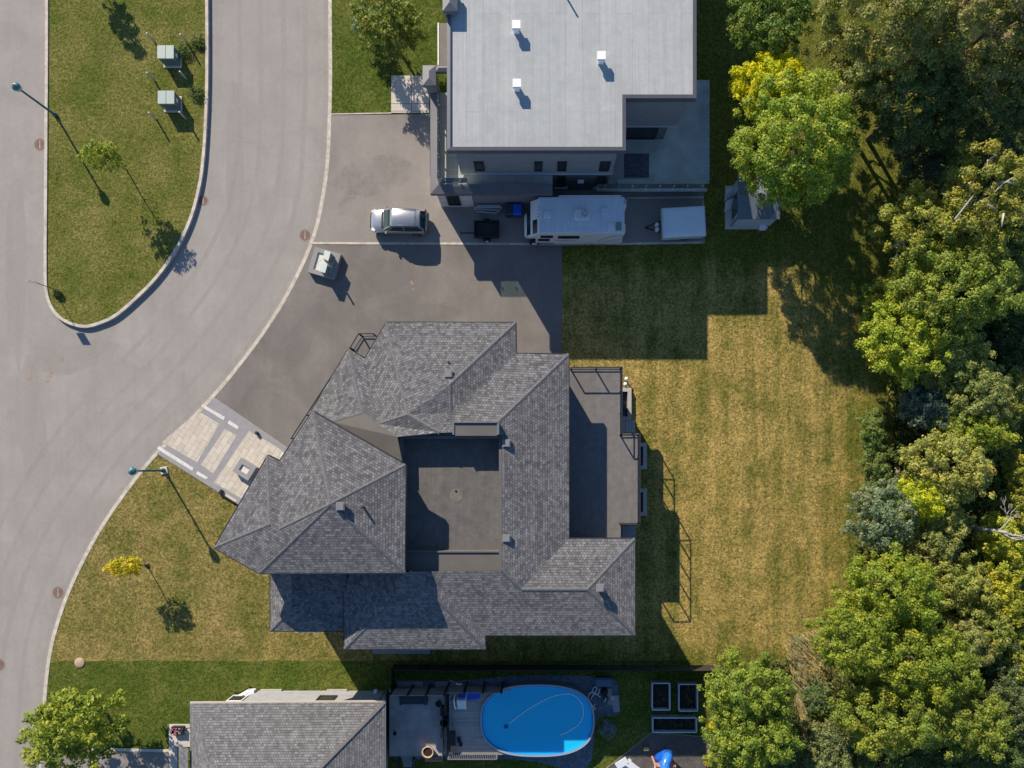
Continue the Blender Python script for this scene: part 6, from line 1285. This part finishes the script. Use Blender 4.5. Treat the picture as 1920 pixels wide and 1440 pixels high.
# --- wood edge: (kind, label, px, py, r, ry, top, bot, colour, kwargs)
FT = [
 ('green_tree', 'mid green tree at the top edge above the golden tree', 1452, 35, 66, 72, 8.5, 3, (0.13, 0.185, 0.035), {}),
 ('golden_tree', 'golden yellow tree squeezed between two green trees', 1448, 165, 72, 66, 7.4, 2.5, (0.42, 0.41, 0.012), dict(irr=.2, var=.15)),
 ('maple_tree', 'large round yellow green maple overhanging the shed', 1487, 272, 110, 116, 10.0, 2.0, (0.185, 0.24, 0.032), dict(irr=.12, crf=(.13, .22), kc=4)),
 ('broadleaf_tree', 'very tall dark olive tree left of the top right corner', 1655, 72, 106, 108, 13.5, 2.5, (0.155, 0.165, 0.05), dict(fill=1.3, warm=(0.26, 0.24, 0.09), crf=(.12, .22), kc=3)),
 ('broadleaf_tree', 'very tall dark olive tree in the top right corner', 1850, 60, 118, 110, 14, 2.5, (0.135, 0.145, 0.05), dict(fill=1.3, warm=(0.27, 0.21, 0.11), crf=(.12, .22), kc=3)),
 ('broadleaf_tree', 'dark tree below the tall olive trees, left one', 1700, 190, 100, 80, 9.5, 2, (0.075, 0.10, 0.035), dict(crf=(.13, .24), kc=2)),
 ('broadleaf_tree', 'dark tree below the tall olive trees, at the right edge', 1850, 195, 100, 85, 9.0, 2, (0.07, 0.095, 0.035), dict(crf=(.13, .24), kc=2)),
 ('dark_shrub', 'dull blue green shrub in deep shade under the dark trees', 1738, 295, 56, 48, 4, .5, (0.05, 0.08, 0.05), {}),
 ('birch_tree', 'pale green birch with white branches at the right edge', 1845, 375, 95, 85, 9.5, 4, OL, dict(fill=.55, bark=W_BARK, crf=(.14, .26), irr=.4, kc=3)),
 ('birch_tree', 'open pale green birch pointing left below the dark shrub', 1735, 425, 88, 58, 8.0, 3, (0.175, 0.20, 0.045), dict(fill=.6, bark=W_BARK, crf=(.14, .26), irr=.45, kc=3)),
 ('green_tree', 'broad mid green tree below the two white branched birches', 1785, 535, 100, 88, 8, 2, (0.14, 0.185, 0.038), dict(crf=(.16, .28), kc=2)),
 ('maple_tree', 'yellow green maple reaching over the shaded lawn edge', 1688, 640, 68, 66, 6.5, 1.5, (0.18, 0.235, 0.030), dict(crf=(.15, .27))),
 ('green_tree', 'grey green tree right of the yellow green maple', 1782, 672, 62, 52, 5.5, 1, (0.15, 0.18, 0.06), {}),
 ('olive_tree', 'light olive tree right of the silver blue shrub', 1828, 738, 66, 62, 6, 1, (0.19, 0.215, 0.065), {}),
 ('silver_shrub', 'silver blue shrub at the bend of the wood edge', 1737, 765, 42, 40, 4, .5, BLU, dict(size=.13)),
 ('green_tree', 'bright green flat topped tree below the light olive tree', 1830, 815, 62, 36, 5.5, 1, (0.155, 0.20, 0.028), {}),
 ('olive_tree', 'large pale olive tree above the small bright golden green tree', 1778, 878, 82, 72, 6.5, 1, (0.19, 0.21, 0.065), dict(kc=2)),
 ('green_tree', 'bright golden green tree beside the bare grey tree', 1712, 938, 46, 44, 5.5, 1, (0.25, 0.29, 0.022), {}),
 ('silver_tree', 'silvery green tree at the edge of the dry lawn', 1650, 968, 52, 62, 5.5, .8, SV, {}),
 ('green_shrub', 'dark green shrub on the lawn edge above the narrow gap', 1636, 812, 22, 38, 2.4, .2, (0.08, 0.12, 0.035), {}),
 ('green_shrub', 'dark green shrub on the lawn edge beside the narrow gap', 1640, 880, 22, 42, 2.4, .2, (0.085, 0.12, 0.04), {}),
 ('olive_tree', 'dull olive tree left of the bare grey tree', 1745, 1020, 56, 48, 4.6, 1, (0.14, 0.165, 0.06), {}),
 ('olive_tree', 'dull olive tree below the bare grey tree', 1790, 1095, 66, 56, 5, 1, (0.17, 0.195, 0.055), {}),
 ('yellow_green_shrub', 'narrow yellow green thicket along the path at the right edge', 1868, 1080, 34, 110, 3.5, .3, (0.20, 0.225, 0.03), dict(kc=2)),
 ('yellow_green_shrub', 'yellow green shrub beside the path above the bare tree', 1905, 915, 24, 80, 3, .3, (0.17, 0.19, 0.035), dict(kc=2)),
 ('locust_tree', 'bright yellow green tree, uppermost of the lower group', 1668, 1105, 92, 78, 8.5, 2, (0.205, 0.26, 0.024), dict(crf=(.12, .22), kc=3, irr=.3)),
 ('locust_tree', 'bright yellow green tree bulging over the lower lawn corner', 1605, 1190, 78, 76, 8.5, 2, (0.19, 0.245, 0.024), dict(crf=(.12, .22), kc=3, irr=.3)),
 ('locust_tree', 'wide bright yellow green tree in the middle of the lower group', 1705, 1230, 105, 88, 9, 2, (0.195, 0.245, 0.024), dict(crf=(.11, .2), kc=4, irr=.3)),
 ('locust_tree', 'lowest bright yellow green tree of the group by the bottom edge', 1665, 1345, 105, 70, 8.5, 2, (0.185, 0.23, 0.028), dict(crf=(.11, .2), kc=4, irr=.3)),
 ('locust_tree', 'bright yellow green tree reaching right at the bottom edge', 1800, 1350, 88, 62, 8, 2, (0.18, 0.225, 0.03), dict(crf=(.12, .22), kc=3, irr=.4)),
 ('dark_shrub', 'grey green thicket in the bottom right corner', 1885, 1290, 56, 100, 4, .3, (0.065, 0.09, 0.04), dict(kc=2)),
 ('dark_shrub', 'dull thicket left of the bottom right corner', 1840, 1430, 90, 40, 3.5, .3, (0.075, 0.10, 0.035), dict(kc=2)),
 ('dark_shrub', 'dull green thicket under the lowest bright trees', 1650, 1430, 100, 32, 3.5, .3, (0.085, 0.115, 0.04), dict(kc=2)),
 ('ash_tree', 'dense green tree hiding the end of the board fence', 1400, 1292, 76, 54, 7, 2, (0.165, 0.215, 0.030), dict(crf=(.15, .26), kc=3)),
 ('ash_tree', 'dense green tree beside the golden shrub by the garden beds', 1405, 1372, 78, 58, 7, 2, (0.165, 0.215, 0.028), dict(crf=(.15, .26), kc=3)),
 ('green_shrub', 'light green shrub left of the bottom dense green tree', 1365, 1415, 40, 42, 4, 1, (0.17, 0.21, 0.035), {}),
 ('dark_shrub', 'dark shrub beneath the dense green tree at the bottom edge', 1455, 1420, 46, 42, 3, .3, (0.07, 0.095, 0.035), {}),
 ('dark_shrub', 'grey green shrub beside the straw coloured reeds', 1548, 1400, 42, 46, 3, .3, (0.11, 0.13, 0.06), {}),
 ('dark_shrub', 'small dark shrub where the reeds meet the bright trees', 1533, 1310, 26, 26, 2, .2, (0.07, 0.10, 0.04), {}),
 ('dark_shrub', 'deep green shrub at the right edge below the birches', 1890, 620, 50, 90, 3.2, .3, (0.045, 0.068, 0.024), {}),
 ('olive_tree', 'pale olive tree filling the gap above the upper bright locust tree', 1765, 975, 50, 40, 4.5, .5, (0.17, 0.20, 0.07), {}),
 ('green_tree', 'mid green tree between the dull olive trees and the path', 1845, 1180, 55, 70, 4.5, .5, (0.15, 0.18, 0.045), {}),
 ('olive_tree', 'grey olive tree right of the wide bright locust tree', 1800, 1205, 55, 60, 5, .5, (0.16, 0.18, 0.07), {}),
 ('yellow_green_shrub', 'yellow green shrub beside the lowest part of the path', 1862, 1010, 36, 50, 3, .3, (0.22, 0.25, 0.035), {}),
 ('yellow_green_shrub', 'tall yellow green shrub at the right edge below the bare snag', 1893, 1230, 30, 50, 3.2, .3, (0.18, 0.21, 0.04), {}),
 ('green_tree', 'fresh green tree in the notch right of the silver blue shrub', 1790, 790, 45, 34, 4.5, .5, (0.17, 0.215, 0.045), {}),
 ('green_tree', 'leafy green tree at the right edge beside the light olive tree', 1885, 745, 42, 60, 4, .5, (0.13, 0.16, 0.04), {}),
 ('olive_tree', 'pale olive shrubby tree between maple and light olive tree', 1770, 712, 44, 36, 4.5, .5, (0.17, 0.195, 0.07), {}),
 ('green_tree', 'deep green tree under the birch at the right edge', 1880, 470, 55, 55, 5, .5, (0.09, 0.12, 0.035), {}),
 ('green_tree', 'small leafy green tree at the shaded corner of the lawn', 1668, 560, 42, 40, 4.5, .5, (0.15, 0.19, 0.035), {}),
 ('green_shrub', 'mid green shrub right of the lowest bright locust tree', 1765, 1285, 50, 40, 4, .5, (0.13, 0.165, 0.04), {}),
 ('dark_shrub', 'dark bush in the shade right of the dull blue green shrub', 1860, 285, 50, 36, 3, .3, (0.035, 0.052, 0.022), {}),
]
for (nm, lab, px, py, r, ry, top, bot, c, kw) in FT:
    cat = 'shrub' if 'shrub' in nm else 'tree'
    g_ = 1.0 if px < 1530 and py > 100 and py < 400 else 1.10
    if 'locust' in nm: g_ = 0.97
    elif px > 1740 and py > 700: g_ = 0.98
    if 'yellow_green_shrub' in nm: top += 1.0; px += 8
    if 'locust' in nm: c = (c[0] * .92, c[1] * .88, c[2])
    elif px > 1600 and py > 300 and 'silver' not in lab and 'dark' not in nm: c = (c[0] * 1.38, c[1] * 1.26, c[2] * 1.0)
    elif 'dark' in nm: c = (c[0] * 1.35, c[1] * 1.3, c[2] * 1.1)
    if 'tall dark olive' in lab or 'tall olive trees' in lab: c = (c[0] * 1.3, c[1] * 1.3, c[2] * 1.1)
    if 'maple' in nm and py < 400: g_ = 1.07; c = (c[0] * 1.12, c[1] * 1.08, c[2])
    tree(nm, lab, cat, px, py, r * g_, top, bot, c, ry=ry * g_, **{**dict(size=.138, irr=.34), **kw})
# white branches showing through the birches
for px, py, pts in ((1845, 375, [((1920, 322), (1880, 345), (1840, 385)), ((1870, 290), (1852, 300), (1848, 330)), ((1790, 412), (1830, 360), (1815, 342)), ((1905, 345), (1880, 340), (1862, 352)), ((1845, 380), (1868, 392)), ((1882, 400), (1878, 425))]),):
    root = [o for o in bpy.data.objects if o.get('label', '').startswith('pale green birch')][0]
    for pl_ in pts: MB().tube([at(x, y, 8.6) for x, y in pl_], [.07, .045, .02][:len(pl_)], 7).build('branch', W_BARK, root)
# bare grey trees
def dead(name, lab, px, py, h, L, ang, spr, seed):
    rr = random.Random(seed); x, y, _ = at(px, py); t = thing(name, (x, y, 0), lab, 'tree'); b_ = MB()
    def br(p, d, L_, r_, dep):
        q = p + d * L_; m = p.lerp(q, .5) + Vector((rr.uniform(-1, 1), rr.uniform(-1, 1), rr.uniform(-.3, .3))) * L_ * .08
        b_.tube([p, m, q], [r_, r_ * .8, r_ * .55], 6)
        if dep == 0: return
        for k in range(rr.choice((2, 3, 3))):
            dd = (d + Vector((rr.uniform(-1, 1), rr.uniform(-1, 1), rr.uniform(-.35, .45))) * .62).normalized(); s = p.lerp(q, rr.uniform(.45, 1)); br(s, dd, L_ * rr.uniform(.55, .85), r_ * .6, dep - 1)
    b_.tube([(x, y, 0), (x, y, h * .6), (x + .1, y, h)], [.14, .12, .09], 9)
    for k in range(4):
        a = ang + rr.uniform(-spr, spr); br(Vector((x, y, h * rr.uniform(.7, 1))), Vector((math.cos(a), math.sin(a), .25)).normalized(), L, .065, 4)
    b_.build('branches', pmat('dead_grey_wood', (0.36, 0.34, 0.31), 0.9, 0.2, 8), t)
dead('bare_tree', 'bare grey tree with curved twigs among the olive trees', 1795, 985, 5.6, 1.05, .1, 1.3, 3)
dead('bare_tree', 'bare grey snag at the right edge of the wood', 1895, 1160, 3, .9, -.9, .6, 5)
dead('bare_tree', 'bare branched snag by the bottom right thicket', 1870, 1300, 3.5, .8, .6, 1.0, 8)
# undergrowth: leafy ground cover of the wood
def cover(name, region, n, size, colr, zmax, seed, up=.8):
    g_ = np.random.default_rng(seed); xs = []; 
    poly = [at(x, y)[:2] for x, y in region]; P = np.array(poly); mn, mx = P.min(0), P.max(0); out = []
    while len(out) < n:
        c = g_.uniform(mn, mx, (4000, 2)); ins = np.zeros(len(c), bool); j = len(P) - 1
        for i in range(len(P)):
            xi, yi = P[i]; xj, yj = P[j]; cond = ((yi > c[:, 1]) != (yj > c[:, 1])) & (c[:, 0] < (xj - xi) * (c[:, 1] - yi) / (yj - yi + 1e-12) + xi); ins ^= cond; j = i
        c = c[ins]; hgt = np.array([noise.noise((a * .7, b_ * .7, seed)) for a, b_ in c]); out += [(a, b_, zmax * max(0.03, .35 + h * .9) * g_.uniform(.3, 1)) for (a, b_), h in zip(c, hgt)]
    C = np.array(out[:n]); m_ = leafm(name, colr)
    o = leaves_mesh('undergrowth', C, np.full(n, .08), n, size, m_, None, up=up, jit=.7); tag(o, kind='stuff'); return o
WOOD = [(1680, 260), (1715, 150), (2100, 150), (2100, 1600), (1560, 1600), (1500, 1330), (1560, 1150), (1620, 1000), (1650, 800), (1668, 560)]
cover('undergrowth_leaf', WOOD, 110000, .18, (0.17, 0.20, 0.045), 3.0, 1)
cover('undergrowth_light', [(1860, 600), (1960, 560), (1960, 1500), (1880, 1400), (1862, 1100), (1880, 800)], 26000, .15, (0.27, 0.30, 0.06), 1.0, 2)
cover('undergrowth_low', [(1340, 1265), (1480, 1230), (1560, 1160), (1600, 1600), (1345, 1600)], 18000, .16, (0.14, 0.155, 0.05), 0.8, 4)
# straw reeds
def reeds(region, n, colr, seed, L=1.5, lean=(.8, -.9)):
    g_ = np.random.default_rng(seed); V = []; F_ = []
    for k in range(n):
        a = random.random(); i = random.randrange(len(region)); x0_, y0_ = region[i]; x1_, y1_ = region[(i + 1) % len(region)]; cxm = sum(p[0] for p in region) / len(region); cym = sum(p[1] for p in region) / len(region)
        u = math.sqrt(random.random()); ex, ey = x0_ + (x1_ - x0_) * a, y0_ + (y1_ - y0_) * a; x, y, _ = at(cxm + (ex - cxm) * u, cym + (ey - cym) * u)
        d = Vector((random.gauss(lean[0], .45), random.gauss(lean[1], .45), 0)); l_ = L * random.uniform(.5, 1.2); z = random.uniform(.15, .6); w_ = Vector((-d.y, d.x, 0)).normalized() * .016
        p = Vector((x, y, .05)); q = p + Vector((d.x * l_ * .5, d.y * l_ * .5, z)); r_ = p + Vector((d.x * l_, d.y * l_, z * 1.1)); b0 = len(V)
        V += [p - w_, p + w_, q + w_, q - w_, r_]; F_ += [(b0, b0 + 1, b0 + 2, b0 + 3), (b0 + 3, b0 + 2, b0 + 4)]
    me = bpy.data.meshes.new('reeds'); me.from_pydata([tuple(v) for v in V], [], F_); me.materials.append(leafm('straw', colr, trans=.2)); o = bpy.data.objects.new('reeds', me); col.objects.link(o); tag(o, kind='stuff')
reeds([(1475, 1265), (1545, 1215), (1560, 1300), (1545, 1440), (1480, 1440), (1500, 1350)], 1500, (0.29, 0.25, 0.11), 3)
reeds([(1470, 1195), (1545, 1170), (1550, 1260), (1480, 1270)], 1000, (0.21, 0.20, 0.08), 5, L=.6)
# path at the far right and the little plank
sheet('dirt_path', [(1903, 770), (1893, 860), (1878, 980), (1868, 1060), (1884, 1062), (1895, 985), (1908, 870), (1920, 780)], 0.0, pmat('bare_earth', (0.30, 0.23, 0.16), 0.95, 0.3, 3, 0.5, 20))
q0, q1 = at(1678, 875, .4), at(1687, 893, .4); b1 = MB(); b1.box(q0[0], q1[1], .35, q1[0], q0[1], .42); tag(b1.build('plank', pmat('grey_tan_plank', (0.42, 0.34, 0.26), 0.85, 0.15, 6)), 'short tan plank in the dark gap of the wood edge', 'plank')
